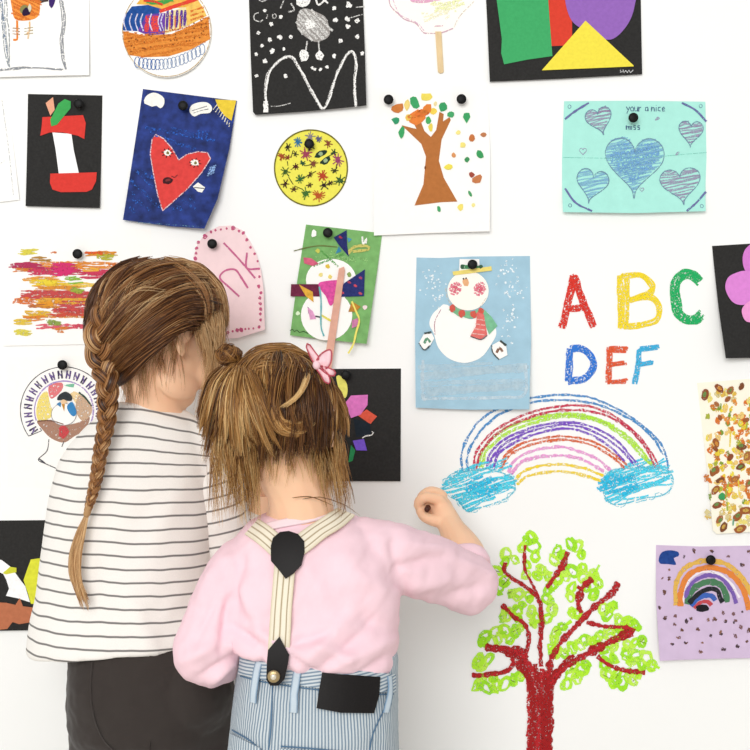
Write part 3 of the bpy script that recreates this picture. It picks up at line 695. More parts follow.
# --- lilac rainbow painting
a = Art('lilac_rainbow_painting', 'lilac sheet with a painted rainbow, dark blue cloud and brown specks', 'painting', (706, 601), curl(655, 545, 770, 658, .010, left=.006))
a.sheet([(656, 545), (700, 546.5), (790, 545), (790, 656), (720, 657), (657.5, 658.5), (655.5, 600)], paint('#d2bcd8', .04, 50))
k = crop(5.355, 640, 530); p = a.part('painted_rainbow')
for c, w, pts in (('#e0b254', 5, ((190, 400), (185, 320), (215, 230), (280, 180), (360, 165), (440, 175), (510, 220), (560, 280), (610, 370))), ('#e0843c', 5.6, ((212, 405), (215, 330), (250, 250), (310, 212), (380, 200), (450, 215), (510, 260), (555, 330), (580, 425))), ('#efe6ee', 2.2, ((225, 400), (232, 320), (275, 255), (340, 222), (420, 232), (480, 280), (530, 360))), ('#7a5cac', 4, ((235, 360), (270, 290), (330, 250), (390, 240), (450, 270), (490, 330), (515, 390))), ('#4a7c58', 6, ((250, 395), (265, 340), (310, 295), (370, 275), (430, 295), (455, 340), (465, 385))), ('#23242a', 4.6, ((258, 390), (290, 355), (335, 325), (380, 312), (415, 325), (425, 360), (440, 385))), ('#3c62b4', 4.6, ((270, 405), (300, 370), (340, 350), (380, 350), (400, 375))), ('#c04850', 4, ((285, 415), (320, 385), (360, 380), (380, 400)))):
    p.line(k(*pts), w, crayon(c, .92, 250), 2, .4)
p.dot(*k((330, 418))[0], 7, paint('#1c1a20'), 3, 3.6); p.build()
p = a.part('blue_cloud'); p.poly(k((100, 150), (118, 118), (160, 108), (205, 118), (205, 140), (180, 150), (192, 185), (150, 182), (105, 178)), paint('#20448c', .2), 1, smooth=True); p.build()
p = a.part('dot_pattern')
SP = [(290, 112), (470, 135), (148, 205), (125, 255), (155, 258), (122, 335), (105, 410), (132, 462), (190, 460), (245, 485), (268, 475), (175, 505), (305, 525), (225, 528), (197, 565), (235, 600), (165, 605), (320, 600), (318, 648), (372, 568), (432, 545), (355, 475), (392, 475), (445, 440), (450, 485), (505, 485), (498, 440), (540, 440), (535, 518), (508, 560), (518, 612), (440, 638), (585, 120), (548, 195), (580, 530), (230, 145), (380, 115), (600, 600), (570, 590)]
for x, y in SP:
    q = k((x, y))[0]
    for j in range(R.choice((1, 2, 2, 3))): p.dot(q[0] + R.uniform(-1.5, 1.5), q[1] + R.uniform(-1.5, 1.5), R.uniform(.8, 2), crayon(R.choice(['#6c4a40', '#8c6450', '#7c5858', '#4c3a40']), .75), 1, R.uniform(.8, 2), R.uniform(0, 3), .35)
p.build()

# --- torn paper collage, left edge
a = Art('torn_paper_collage', 'black sheet by the striped shirt hem with torn white, lime and brown paper', 'collage', (10, 575), curl(-60, 520, 60, 632, .006))
a.sheet([(-60, 521), (60, 520), (60, 629), (-60, 631)], BLACKP)
k = crop(5.77, 0, 510)
for nm, c, pts, ly in (('white_scrap', '#fbfafa', [(-40, 280), (10, 290), (70, 330), (110, 390), (150, 440), (180, 530), (110, 508), (40, 495), (55, 450), (40, 400), (20, 365), (-40, 340)], 1), ('lime_scrap', '#dbdc3c', [(180, 285), (300, 265), (300, 540), (185, 540), (165, 480), (140, 400), (165, 330)], 1), ('lime_scrap', '#cfd03c', [(20, 360), (60, 325), (100, 330), (95, 355), (40, 372)], 3), ('brown_scrap', '#b9704f', [(-60, 530), (40, 530), (95, 545), (120, 505), (135, 550), (250, 565), (230, 635), (120, 655), (80, 640), (50, 680), (-60, 690)], 3)):
    p = a.part(nm); p.poly(k(*pts), paint(c, .07), ly, .0004, jit=.5); p.build()

# --- pencil sheet at left edge
a = Art('pencil_sketch_sheet', 'nearly blank white sheet with faint pencil lines at the left edge', 'drawing', (-20, 150), curl(-70, 95, 20, 208, .003))
a.sheet([(-75, 97), (8, 95), (14, 150), (20, 200), (-75, 212)], WHITE)
p = a.part('pencil_lines'); p.line([(2, 100), (9, 150), (14, 196)], .6, crayon('#b0b4b8', .5), 1); p.line([(-5, 168), (6, 160)], .6, crayon('#b0b4b8', .4), 1); p.build()

# ------------------------------------------------------------------ crayon drawings made straight on the wall
def wallart(name, label, cat, c, group=None): return Art(name, label, cat, c, None, group, .0004)
GRP = 'crayon letters on the wall'
k = crop(4.41, 550, 260)
def scrib(p, pts, w, mat, n=4, spread=1.0, lw=2.0, layer=0):
    """a crayon limb gone over n times"""
    for i in range(n):
        o = (i / (n - 1) - .5) * w if n > 1 else 0
        P = [Vector(q) for q in pts]
        q2 = []
        for j, v in enumerate(P):
            t = (P[min(len(P) - 1, j + 1)] - P[max(0, j - 1)]).normalized(); nn = Vector((-t.y, t.x))
            q2.append(v + nn * (o + R.uniform(-.5, .5)) + t * R.uniform(-1, 1) * spread * (1 if j in (0, len(P) - 1) else .3))
        p.line(q2, lw, mat, layer + (i % 3), .5, smooth=len(P) > 2)
def letter(ch, label, strokes, c, w, n, lw, cov=.66):
    xs = [q[0] for st in strokes for q in st]; ys = [q[1] for st in strokes for q in st]
    P = k(((min(xs) + max(xs)) / 2, (min(ys) + max(ys)) / 2))[0]
    a = wallart('crayon_letter', label, 'letter', P, GRP)
    p = a.part('wax_marks')
    for i, st in enumerate(strokes): scrib(p, k(*st), (w if len(st) != 2 or i < 2 else w * .8) * 1.3, crayon(c, cov), n + 1, 1.8, lw * 1.05, 0)
    p.build()
letter('A', 'red crayon letter A on the white wall', [((104, 68), (80, 180), (55, 300)), ((104, 68), (140, 170), (190, 292)), ((80, 215), (155, 208))], '#d9362a', 4.6, 5, 1.9, .7)
letter('B', 'yellow crayon letter B on the white wall', [((308, 70), (310, 180), (310, 300)), ((335, 80), (338, 180), (335, 290)), ((312, 70), (400, 68), (448, 110), (440, 145), (350, 178)), ((350, 175), (440, 165), (480, 210), (465, 265), (400, 285), (320, 295))], '#f2d82c', 3.3, 3, 1.8, .72)
letter('C', 'green crayon letter C on the white wall', [((660, 95), (630, 68), (590, 62), (555, 95), (552, 160), (565, 230), (600, 262), (640, 262), (668, 240))], '#1fae62', 6.2, 6, 2, .72)
letter('D', 'blue crayon letter D on the white wall', [((88, 395), (86, 460), (82, 535)), ((85, 392), (140, 390), (185, 430), (190, 480), (150, 525), (85, 535))], '#2f78d6', 4, 4, 1.9, .68)
letter('E', 'orange-red crayon letter E on the white wall', [((260, 392), (262, 460), (256, 540)), ((256, 394), (340, 396)), ((262, 465), (332, 455)), ((256, 538), (340, 535))], '#df5a34', 3.2, 4, 1.8, .7)
letter('F', 'sky-blue crayon letter F on the white wall', [((395, 392), (388, 460), (372, 542)), ((392, 394), (480, 384)), ((388, 462), (455, 452))], '#3fb0de', 3, 4, 1.8, .7)

a = wallart('crayon_rainbow', 'wide crayon rainbow between two blue scribbled clouds on the wall', 'wall drawing', (560, 455))
k = crop(2.885, 430, 370)
ARCS = [('blue_arc', '#4a90cc', [((92, 290), (90, 250), (105, 200), (150, 140), (230, 95), (330, 75), (400, 72), (480, 85), (580, 135), (640, 185), (675, 230), (687, 290)), ((110, 290), (108, 250), (125, 205), (170, 150), (240, 108), (330, 88), (420, 88), (500, 105), (590, 150), (645, 200), (672, 245))], 1.6),
        ('red_arc', '#c83250', [((128, 285), (128, 250), (150, 210), (200, 165), (290, 122), (400, 102), (480, 110), (550, 145), (610, 200), (645, 250), (660, 285)), ((133, 285), (145, 240), (190, 185), (280, 138), (380, 116), (480, 122), (560, 160), (615, 215), (650, 280))], 1.8),
        ('green_arc', '#b4e844', [((140, 280), (150, 235), (200, 180), (290, 142), (380, 128), (470, 138), (540, 170), (600, 220), (640, 275)), ((150, 280), (165, 230), (230, 178), (320, 146), (400, 134), (490, 150), (560, 195), (630, 268)), ((300, 140), (400, 126), (480, 144), (530, 160))], 2.4),
        ('purple_arc', '#7a4cc4', [((165, 280), (170, 245), (215, 200), (300, 165), (390, 150), (470, 165), (540, 205), (605, 280)), ((172, 280), (180, 250), (225, 205), (310, 170), (390, 158), (460, 172), (530, 212), (590, 272)), ((182, 285), (195, 245), (240, 210), (320, 180), (390, 168), (460, 185), (520, 222), (560, 262))], 1.8),
        ('orange_arc', '#d8602c', [((203, 290), (215, 250), (260, 215), (330, 195), (400, 192), (480, 210), (540, 250), (575, 280)), ((208, 290), (225, 250), (275, 220), (340, 204), (400, 202), (470, 218), (530, 255), (562, 285))], 1.8),
        ('pink_arc', '#e89cd4', [((225, 295), (240, 265), (290, 235), (370, 222), (440, 238), (490, 262), (520, 290)), ((235, 300), (260, 268), (310, 252), (380, 246), (440, 258), (500, 292))], 2.4),
        ('yellow_arc', '#f0d428', [((245, 320), (265, 295), (310, 278), (370, 272), (440, 282), (500, 305)), ((250, 330), (280, 306), (330, 296), (380, 292), (440, 302), (495, 320))], 2.2)]
for nm, c, lines, w in ARCS:
    p = a.part(nm)
    for j, l in enumerate(lines):
        p.line(k(*l), w * 1.15, crayon(c, .64), j, .4, wv=.5); p.line([(x + .5, y + .6) for x, y in k(*l)], w * .8, crayon(c, .55), j, .7, wv=.6)
    p.build()
for cl in (((35, 345), (60, 305), (120, 287), (190, 290), (240, 310), (245, 345), (210, 375), (150, 395), (110, 408), (80, 375)), ((500, 340), (510, 300), (560, 285), (640, 280), (695, 300), (700, 335), (670, 360), (600, 375), (530, 388), (505, 365))):
    p = a.part('crayon_cloud'); q = catmull(k(*cl), 3, True); q = [(v.x, v.y) for v in q]
    p.hatch(q, -.22, 2.6, 1.8, crayon('#44cbe8', .7), 0, 2, .8, .25); p.hatch(q, -.1, 3.6, 2.2, crayon('#4fd4ec', .66), 1, 1, .8, .3)
    big = k((545, 330))[0] if cl[0][0] > 400 else k((150, 340))[0]
    p.hatch(circ(big[0], big[1], 16 if cl[0][0] < 400 else 22, 9, 20), -.3, 3, 3, crayon('#2cbce4', .62), 2, 4)
    p.line(q, 1.3, crayon('#58c4dc', .6), 2, 1.2, closed=True); p.line([(x + R.uniform(-2, 2), y + R.uniform(-2, 2)) for x, y in q], .9, crayon('#6cc8dc', .5), 2, 1.5, closed=True); p.build()

a = wallart('crayon_tree', 'crayon tree with dark red branches and looping lime leaves on the wall', 'wall drawing', (560, 640))
k = crop(3.75, 465, 525)
p = a.part('leaf_loops'); LM = [crayon('#b4ee34', .84), crayon('#a0e428', .8), crayon('#c2f050', .78)]
CL = [(250, 45, 26), (255, 80, 28), (215, 80, 22), (265, 115, 24), (235, 60, 20), (155, 110, 24), (120, 170, 22), (150, 140, 22), (185, 130, 18), (150, 210, 24), (130, 235, 22), (200, 260, 26), (240, 270, 20), (175, 255, 20), (290, 170, 26), (270, 190, 22), (310, 190, 18), (230, 185, 18), (235, 150, 16),
      (395, 70, 24), (425, 80, 24), (435, 110, 18), (345, 100, 24), (335, 130, 22), (365, 115, 18), (330, 225, 20), (375, 190, 22), (345, 205, 20), (405, 175, 26), (440, 195, 24), (400, 235, 22), (455, 230, 24), (485, 190, 24), (500, 215, 26), (480, 260, 22), (395, 270, 22), (440, 160, 18),
      (310, 280, 24), (325, 320, 24), (310, 350, 20), (340, 400, 24), (330, 430, 24), (320, 460, 18), (365, 380, 18), (400, 330, 20), (425, 330, 18), (310, 245, 20),
      (160, 330, 24), (195, 320, 22), (140, 345, 20), (250, 325, 22), (270, 345, 20), (200, 350, 18), (255, 370, 18), (215, 300, 14),
      (75, 420, 28), (110, 400, 28), (150, 395, 28), (190, 400, 26), (125, 430, 24), (170, 430, 20), (65, 440, 20), (210, 380, 20), (50, 510, 28), (85, 505, 26), (60, 530, 24), (45, 600, 26), (80, 610, 26), (115, 605, 26), (150, 595, 28), (180, 580, 22), (65, 575, 22), (105, 575, 18), (205, 570, 18),
      (520, 315, 22), (545, 310, 20), (535, 340, 22), (575, 360, 24), (610, 365, 26), (640, 375, 26), (600, 380, 20), (560, 300, 14),
      (500, 420, 26), (540, 410, 26), (575, 410, 24), (450, 430, 20), (430, 450, 24), (405, 460, 24), (370, 480, 22), (345, 480, 20), (480, 435, 20), (520, 460, 22), (560, 460, 18),
      (640, 440, 24), (665, 435, 22), (615, 455, 22), (600, 480, 26), (640, 490, 28), (680, 500, 26), (700, 525, 24), (660, 520, 26), (620, 510, 22), (560, 500, 22), (525, 520, 24), (530, 560, 26), (560, 585, 26), (590, 590, 26), (625, 580, 26), (570, 560, 22), (610, 560, 20), (650, 560, 20),
      (440, 540, 26), (400, 560, 28), (420, 575, 24), (380, 595, 24), (455, 525, 20), (410, 530, 18)]
for i, (x, y, r) in enumerate(CL):
    q = k((x, y))[0]; rr = r / 3.75 * 1.12; an = R.uniform(-.9, .9); el_ = R.uniform(.5, .8); a0 = R.uniform(0, 6); turns = R.uniform(1.1, 1.9)
    pts = []
    for t in range(13):
        u = t / 12; a_ = a0 + u * turns * 2 * PI; rad = rr * (1 - .35 * u) * R.uniform(.8, 1.12)
        m_, n_ = rad * el_ * math.cos(a_), rad * math.sin(a_)
        pts.append((q[0] + m_ * math.cos(an) - n_ * math.sin(an) + u * R.uniform(-2, 2), q[1] + m_ * math.sin(an) + n_ * math.cos(an)))
    p.line(pts, R.uniform(2.6, 3.6), LM[i % 3], i % 4, .6, wv=.4)
    if R.random() < .55: p.line([(q[0] + R.uniform(-4, 4), q[1] + R.uniform(-5, 5)), (q[0] + R.uniform(-4, 4), q[1] + R.uniform(-5, 5)), (q[0] + R.uniform(-5, 5), q[1] + R.uniform(-6, 6))], 3, LM[(i + 1) % 3], 2, .5, wv=.4)
for l in (((700, 520), (730, 535)), ((590, 350), (650, 375), (620, 400)), ((505, 150), (480, 190)), ((330, 470), (350, 400), (400, 360))): p.line(k(*l), 3, LM[0], 2, .4)
for i in range(26):
    x, y, r = R.choice(CL); q = k((x, y))[0]; p.line([(q[0] + R.uniform(-4, 4), q[1]), (q[0] + R.uniform(-4, 4), q[1] + R.uniform(-4, 4))], .8, crayon('#6c7c2c', .6), 3)
p.build()
p = a.part('branches'); RD = crayon('#a01a1c', .82, 380, .1); RD2 = crayon('#b8242a', .68, 380)
BR = [(((150, 140), (150, 175), (185, 205), (240, 240), (270, 270), (285, 320), (280, 400), (285, 530)), 3.6), (((225, 75), (222, 150), (245, 210), (275, 265), (290, 330), (288, 430)), 2.6), (((385, 100), (360, 160), (305, 235)), 4.6), (((478, 200), (440, 235), (425, 290), (435, 330)), 4.8), (((420, 230), (440, 240)), 3.6), (((575, 215), (545, 260), (480, 310), (420, 375), (360, 440), (325, 500), (310, 570)), 5.2),
      (((455, 365), (530, 380), (600, 385), (635, 395)), 3.6), (((625, 400), (560, 430), (480, 470), (400, 515), (340, 560), (320, 600)), 6.2), (((635, 400), (600, 380)), 4), (((495, 492), (540, 525), (600, 545), (675, 552)), 4.4), (((138, 298), (180, 340), (220, 370), (240, 420), (225, 490)), 3.8), (((75, 455), (140, 465), (200, 485), (245, 540), (285, 580)), 7), (((25, 562), (90, 560), (160, 545), (185, 510)), 4.2), (((150, 470), (210, 470), (225, 510)), 6)]
for l, w in BR: p.line(k(*l), w * 1.1, RD, 4, .5, wv=.5); p.line(k(*l), w * .75, RD2, 5, .8, wv=.6)
p.build()
p = a.part('trunk'); kk = crop(3.126, 440, 510)
for pts in (((205, 445), (250, 470), (282, 560), (288, 650), (280, 800)), ((222, 462), (262, 500), (290, 580), (294, 660), (288, 800)), ((240, 480), (275, 520), (300, 600), (300, 690), (296, 800)), ((185, 430), (245, 450), (276, 530), (280, 640), (276, 800)),
            ((318, 495), (312, 560), (310, 650), (305, 800)), ((300, 480), (308, 560), (318, 660), (314, 800)), ((330, 500), (322, 580), (324, 680), (322, 800)), ((345, 480), (335, 560), (332, 660), (328, 800)), ((420, 455), (365, 505), (342, 580), (338, 680), (334, 800)), ((390, 480), (352, 540), (346, 640), (340, 800)), ((268, 470), (292, 550), (304, 640), (300, 800)), ((340, 520), (330, 600), (318, 700), (312, 800))):
    p.line(kk(*pts), 5.0, RD if R.random() < .65 else RD2, 4 + R.randint(0, 2), .8, wv=.45)
p.build()

# ------------------------------------------------------------------ pushpins
PINM = plain('pin_black', '#0b0b0b', .5, .2)
def pin_mesh():
    prof = [(0, -.0060), (.0006, -.0050), (.0006, 0), (.0035, 0), (.0038, .004), (.0042, .0065), (.0072, .0075), (.0082, .0095), (.0080, .0115), (.0062, .0128), (.003, .0133), (0, .0134)]
    v, f = [], []; n = 20
    for r, z in prof:
        for i in range(n): v.append((r * math.cos(i / n * 2 * PI), -z, r * math.sin(i / n * 2 * PI)))
    for j in range(len(prof) - 1):
        for i in range(n):
            f.append((j * n + i, j * n + (i + 1) % n, (j + 1) * n + (i + 1) % n, (j + 1) * n + i))
    me = bpy.data.meshes.new('pushpin'); me.from_pydata(v, [], f); me.materials.append(PINM)
    me.polygons.foreach_set('use_smooth', [True] * len(f)); me.update(); return me
pm = pin_mesh(); first = None
for x, y, z, lb in ((80, 105, .001, 'black round pushpin holding the apple core sheet'), (184, 107, .002, 'black round pushpin holding the blue heart painting'), (388.5, 101, .001, 'black round pushpin at the left of the autumn tree sheet'), (461, 100.5, .001, 'black round pushpin at the right of the autumn tree sheet'), (632, 119, .0055, 'black round pushpin on the turquoise heart card'), (79, 254.5, .001, 'black round pushpin above the brush stroke painting'), (213, 244.5, .0015, 'black round pushpin on the pink arch-topped card'), (328, 233.5, .001, 'black round pushpin on the green snowman collage'), (472, 265, .001, 'black round pushpin on the hat of the blue snowman sheet'), (64, 365, .0012, 'black round pushpin above the turkey drawing'), (309.5, 145, .001, 'black round pushpin near the top of the yellow disc'), (346, 375, .001, 'black round pushpin on the black petal sheet'), (709, 559, .0012, 'black round pushpin above the lilac sheet rainbow')):
    if first is None: o = first = bpy.data.objects.new('pushpin', pm)
    else: o = first.copy()
    COL.objects.link(o); o.location = W(x, y, z + .0008); tag(o, lb, 'pushpin', 'black pushpins on the wall')

# ------------------------------------------------------------------ room
def box(name, lo, hi, mat):
    v = [(x, y, z) for x in (lo[0], hi[0]) for y in (lo[1], hi[1]) for z in (lo[2], hi[2])]
    f = [(0, 1, 3, 2), (4, 6, 7, 5), (0, 4, 5, 1), (2, 3, 7, 6), (0, 2, 6, 4), (1, 5, 7, 3)]
    o = mk(name, v, f, mat); o['kind'] = 'structure'; return o
box('wall_back', (-2.2, 0, 0), (2.2, .12, 2.6), paint('#f8f8f6', .005, 6, .6, .25))
box('floor', (-2.2, -3.2, -.1), (2.2, .12, 0), paint('#e2ddd4', .04, 8, .5, .3))
box('baseboard_back', (-2.2, -.014, 0), (2.2, 0, .09), paint('#f2f0ec', .01, 8))

# ------------------------------------------------------------------ people: building blocks
def add_loft(bm, rings, seg=32, ex=2.3):
    """rings: (centre, ax, ay, exponent?) with half axes as vectors; closed at both ends"""
    loops = []
    for r in rings:
        c, ax, ay = r[:3]
        lp = []
        for i in range(seg):
            t = i / seg * 2 * PI
            cx, cy = math.cos(t), math.sin(t)
            k = (abs(cx) ** ex + abs(cy) ** ex) ** (-1 / ex)
            lp.append(bm.verts.new(c + ax * cx * k + ay * cy * k))
        loops.append(lp)
    for a, b in zip(loops, loops[1:]):
        for i in range(seg): bm.faces.new((a[i], a[(i + 1) % seg], b[(i + 1) % seg], b[i]))
    bm.faces.new(list(reversed(loops[0]))); bm.faces.new(loops[-1])


def add_ball(bm, c, r, rot=None, seg=20, rings=12):
    m = Matrix.Translation(c) @ (rot.to_4x4() if rot else Matrix.Identity(4)) @ Matrix.Diagonal((*((r, r, r) if not hasattr(r, '__len__') else r), 1))
    bmesh.ops.create_uvsphere(bm, u_segments=seg, v_segments=rings, radius=1, matrix=m)


def add_limb(bm, pts, rad, seg=16, step=.008):
    """tapered tube through pts with round ends"""
    P = catmull([Vector((*p, r)) if False else Vector(p) for p in pts], step) if len(pts) > 2 else [Vector(pts[0]).lerp(Vector(pts[1]), i / 8) for i in range(9)]
    ctl = [Vector(p) for p in pts]
    cum = [0]
    for a, b in zip(ctl, ctl[1:]): cum.append(cum[-1] + (b - a).length)
    ln = [0]
    for a, b in zip(P, P[1:]): ln.append(ln[-1] + (b - a).length)
    tot = ln[-1]
    def rr(t):
        x = t / tot * cum[-1]
        for i in range(len(cum) - 1):
            if x <= cum[i + 1] + 1e-9:
                u = (x - cum[i]) / (cum[i + 1] - cum[i]); u = u * u * (3 - 2 * u)
                return rad[i] + (rad[i + 1] - rad[i]) * u
        return rad[-1]
    up = Vector((.13, .21, .97)); loops = []
    for i, p in enumerate(P):
        t = (P[min(len(P) - 1, i + 1)] - P[max(0, i - 1)]).normalized()
        n = t.cross(up)
        if n.length < .05: n = t.cross(Vector((1, 0, 0)))
        n.normalize(); b = t.cross(n); up = b if False else up
        r = rr(ln[i])
        loops.append([bm.verts.new(p + (n * math.cos(a / seg * 2 * PI) + b * math.sin(a / seg * 2 * PI)) * r) for a in range(seg)])
    for a, b in zip(loops, loops[1:]):
        for i in range(seg): bm.faces.new((a[i], a[(i + 1) % seg], b[(i + 1) % seg], b[i]))
    bm.faces.new(list(reversed(loops[0]))); bm.faces.new(loops[-1])
    add_ball(bm, P[0], rad[0] * .995, seg=16, rings=10); add_ball(bm, P[-1], rad[-1] * .995, seg=16, rings=10)


def fuse(bm, voxel, smooth=4):
    """weld overlapping volumes into one continuous skin; returns (verts, faces)"""
    bmesh.ops.recalc_face_normals(bm, faces=bm.faces)
    me = bpy.data.meshes.new('tmp'); bm.to_mesh(me); bm.free()
    o = bpy.data.objects.new('tmp', me); COL.objects.link(o)
    m = o.modifiers.new('r', 'REMESH'); m.mode = 'VOXEL'; m.voxel_size = voxel
    if smooth:
        s = o.modifiers.new('s', 'SMOOTH'); s.factor = .5; s.iterations = smooth
    dg = bpy.context.evaluated_depsgraph_get(); dg.update()
    ev = o.evaluated_get(dg); m2 = ev.to_mesh()
    v = [x.co.copy() for x in m2.vertices]; f = [tuple(p.vertices) for p in m2.polygons]; n = [x.normal.copy() for x in m2.vertices]
    ev.to_mesh_clear(); bpy.data.objects.remove(o); bpy.data.meshes.remove(me)
    return v, f, n


def bvh(v, f): return BVHTree.FromPolygons(v, f)


def cast(tree, px, py, lift=0.0, dflt=None):
    o, d = ray(px, py)
    h = tree.ray_cast(o, d)
    if h[0] is None:
        if dflt is None:
            q = o + d * (D - .36)
            n = tree.find_nearest(q); return n[0] + n[1] * lift, n[1]
        return W(px, py, dflt), Vector((0, -1, 0))
    n = h[1]
    if n.dot(d) > 0: n = -n
    return h[0] + n * lift, n


def rowring(py, l, r, d, hd):
    k = (D - d) / F
    return W((l + r) / 2, py, d), Vector(((r - l) / 2 * k, 0, 0)), Vector((0, hd, 0))


def tilt_ring(pl, pr, l, r, hd, d):
    a = W(l, pl, d); b = W(r, pr, d); return ((a + b) / 2, (b - a) / 2, Vector((0, hd, 0)))


def patch(name, tree, outline, lift, th, mat, parent, L=5, smooth=False, flat=0, face=None):
    """a thin piece of material lying on a garment"""
    pts = [Vector(p) for p in outline]
    if smooth: pts = catmull(pts, 2.5, True)
    q = []
    for a, b in zip(pts, pts[1:] + pts[:1]):
        kk = max(1, math.ceil((b - a).length / L)); q += [a.lerp(b, i / kk) for i in range(kk)]
    tris = [tuple(q[i] for i in t) for t in tessellate_polygon([[Vector((p.x, p.y, 0)) for p in q]])]
    out = []; st = list(tris)
    while st:
        t = st.pop(); e = [(t[i] - t[(i + 1) % 3]).length for i in range(3)]; kx = max(range(3), key=lambda i: e[i])
        if e[kx] <= L * 1.01: out.append(t); continue
        a, b, c = t[kx], t[(kx + 1) % 3], t[(kx + 2) % 3]; m = (a + b) / 2; st += [(a, m, c), (m, b, c)]
    idx = {}; V = []; Fc = []
    if flat:
        hs = [cast(tree, p.x, p.y, 0) for p in q]; pc = sum((h[0] for h in hs), Vector()) / len(hs); pn = sum((h[1] for h in hs), Vector()).normalized()
        pn = Vector(face).normalized() if face else pn
        up_ = max((h[0] - pc).dot(pn) for h in hs)
    def vid(p, top):
        key = (round(p.x, 3), round(p.y, 3), top)
        if key not in idx:
            if flat:
                o_, d_ = ray(p.x, p.y); base = o_ + d_ * ((pc + pn * (up_ * flat + lift) - o_).dot(pn) / d_.dot(pn)); n = pn
                off_ = (base - pc).length; base = base - pn * off_ * off_ * 3
            else: base, n = cast(tree, p.x, p.y, lift)
            V.append(base + (n * th if top else n * 0)); idx[key] = len(V) - 1
        return idx[key]
    for t in out:
        ar = (t[1].x - t[0].x) * (t[2].y - t[0].y) - (t[2].x - t[0].x) * (t[1].y - t[0].y)
        if abs(ar) < 1e-6: continue
        if ar > 0: t = (t[0], t[2], t[1])
        Fc.append(tuple(vid(p, True) for p in t)); Fc.append(tuple(vid(p, False) for p in reversed(t)))
    for a, b in zip(q, q[1:] + q[:1]): Fc.append((vid(a, True), vid(b, True), vid(b, False), vid(a, False)))
    return mk(name, V, Fc, mat, parent, smooth=False)


def strap(name, pts3, nrm, w, th, mat, parent, na=7):
    """flat band through 3D points; attribute 'across' runs 0..1 over its width"""
    P = catmull(pts3, .004); NN = catmull(nrm, 1e9) if False else None
    V, Fc, A = [], [], []
    n = len(P)
    for i, p in enumerate(P):
        t = (P[min(n - 1, i + 1)] - P[max(0, i - 1)]).normalized()
        u = i / (n - 1) * (len(nrm) - 1); j = min(len(nrm) - 2, int(u)); nn = nrm[j].lerp(nrm[j + 1], u - j).normalized()
        s = t.cross(nn).normalized(); nn = s.cross(t).normalized()
        for lay in (th, 0):
            for a in range(na):
                x = a / (na - 1); V.append(p + s * (x - .5) * w + nn * lay); A.append(x)
    st = 2 * na
    for i in range(n - 1):
        b = i * st
        for a in range(na - 1):
            Fc.append((b + a, b + a + 1, b + st + a + 1, b + st + a)); Fc.append((b + na + a, b + st + na + a, b + st + na + a + 1, b + na + a + 1))
        Fc.append((b, b + st, b + st + na, b + na)); Fc.append((b + na - 1, b + 2 * na - 1, b + st + 2 * na - 1, b + st + na - 1))
    return mk(name, V, Fc, mat, parent, smooth=True, attrs={'across': A})


# ---- heads
def basis(fw, up):
    fw = Vector(fw).normalized(); rt = fw.cross(Vector(up)).normalized(); u = rt.cross(fw)
    return Matrix((rt, fw, u)).transposed()


def add_head(bm, c, M, sc=1.0):
    def X(x, y, z): return c + M @ (Vector((x, y, z)) * sc)
    def ball(p, r): add_ball(bm, X(*p), [a * sc for a in r], M, 28, 18)
    ball((0, -.012, .022), (.071, .088, .076))      # skull
    ball((0, .024, -.020), (.059, .060, .078))      # face
    ball((0, .046, -.070), (.030, .030, .026))      # chin
    for s in (-1, 1):
        ball((s * .032, .052, -.036), (.026, .026, .028))   # cheeks
        ball((s * .040, .020, -.062), (.020, .034, .024))   # jaw
        ball((s * .026, .070, .018), (.021, .011, .007))    # brow
    add_limb(bm, [X(0, .080, .006), X(0, .090, -.012), X(0, .094, -.024)], [.007 * sc, .008 * sc, .0095 * sc], 12)   # nose
    for s in (-1, 1): ball((s * .009, .085, -.026), (.007, .007, .006))
    ball((0, .080, -.048), (.019, .009, .0055)); ball((0, .079, -.055), (.016, .009, .0055))           # lips
    for s in (-1, 1):                                # ears: rim, hollow, lobe
        base = lambda y, z, o: X(s * (.068 + o), y, z)
        rim = [base(.006, .000, .002), base(.004, .018, .006), base(-.006, .030, .011), base(-.018, .028, .014), base(-.024, .014, .014), base(-.021, -.004, .011), base(-.012, -.018, .007), base(-.004, -.024, .003)]
        add_limb(bm, rim, [r * sc for r in (.0035, .0042, .0046, .0046, .0046, .0044, .0046, .0055)], 10, .004)
        ball((s * .0715, -.008, .004), (.005, .015, .022)); ball((s * .071, .004, -.002), (.004, .004, .006))
        ball((s * .072, -.004, -.022), (.0055, .0075, .008))


def eyes(person, c, M, sc):
    wm = plain('eye_white', '#f4efe8', .2, .5); im = plain('iris_brown', '#4a3424', .2, .5)
    for s in (-1, 1):
        bm = bmesh.new(); p = c + M @ (Vector((s * .029, .0665, .004)) * sc)
        add_ball(bm, p, .0125 * sc, M, 20, 14)
        v = [x.co.copy() for x in bm.verts]; bm.verts.index_update(); f = [tuple(x.index for x in q.verts) for q in bm.faces]; bm.free()
        e = mk('eye', v, f, wm, person, True)
        bm = bmesh.new(); add_ball(bm, p + M @ (Vector((0, .0085, -.001)) * sc), [.0058 * sc, .0045 * sc, .0058 * sc], M, 16, 10)
        v = [x.co.copy() for x in bm.verts]; bm.verts.index_update(); f = [tuple(x.index for x in q.verts) for q in bm.faces]; bm.free()
        mk('iris', v, f, im, e, True)


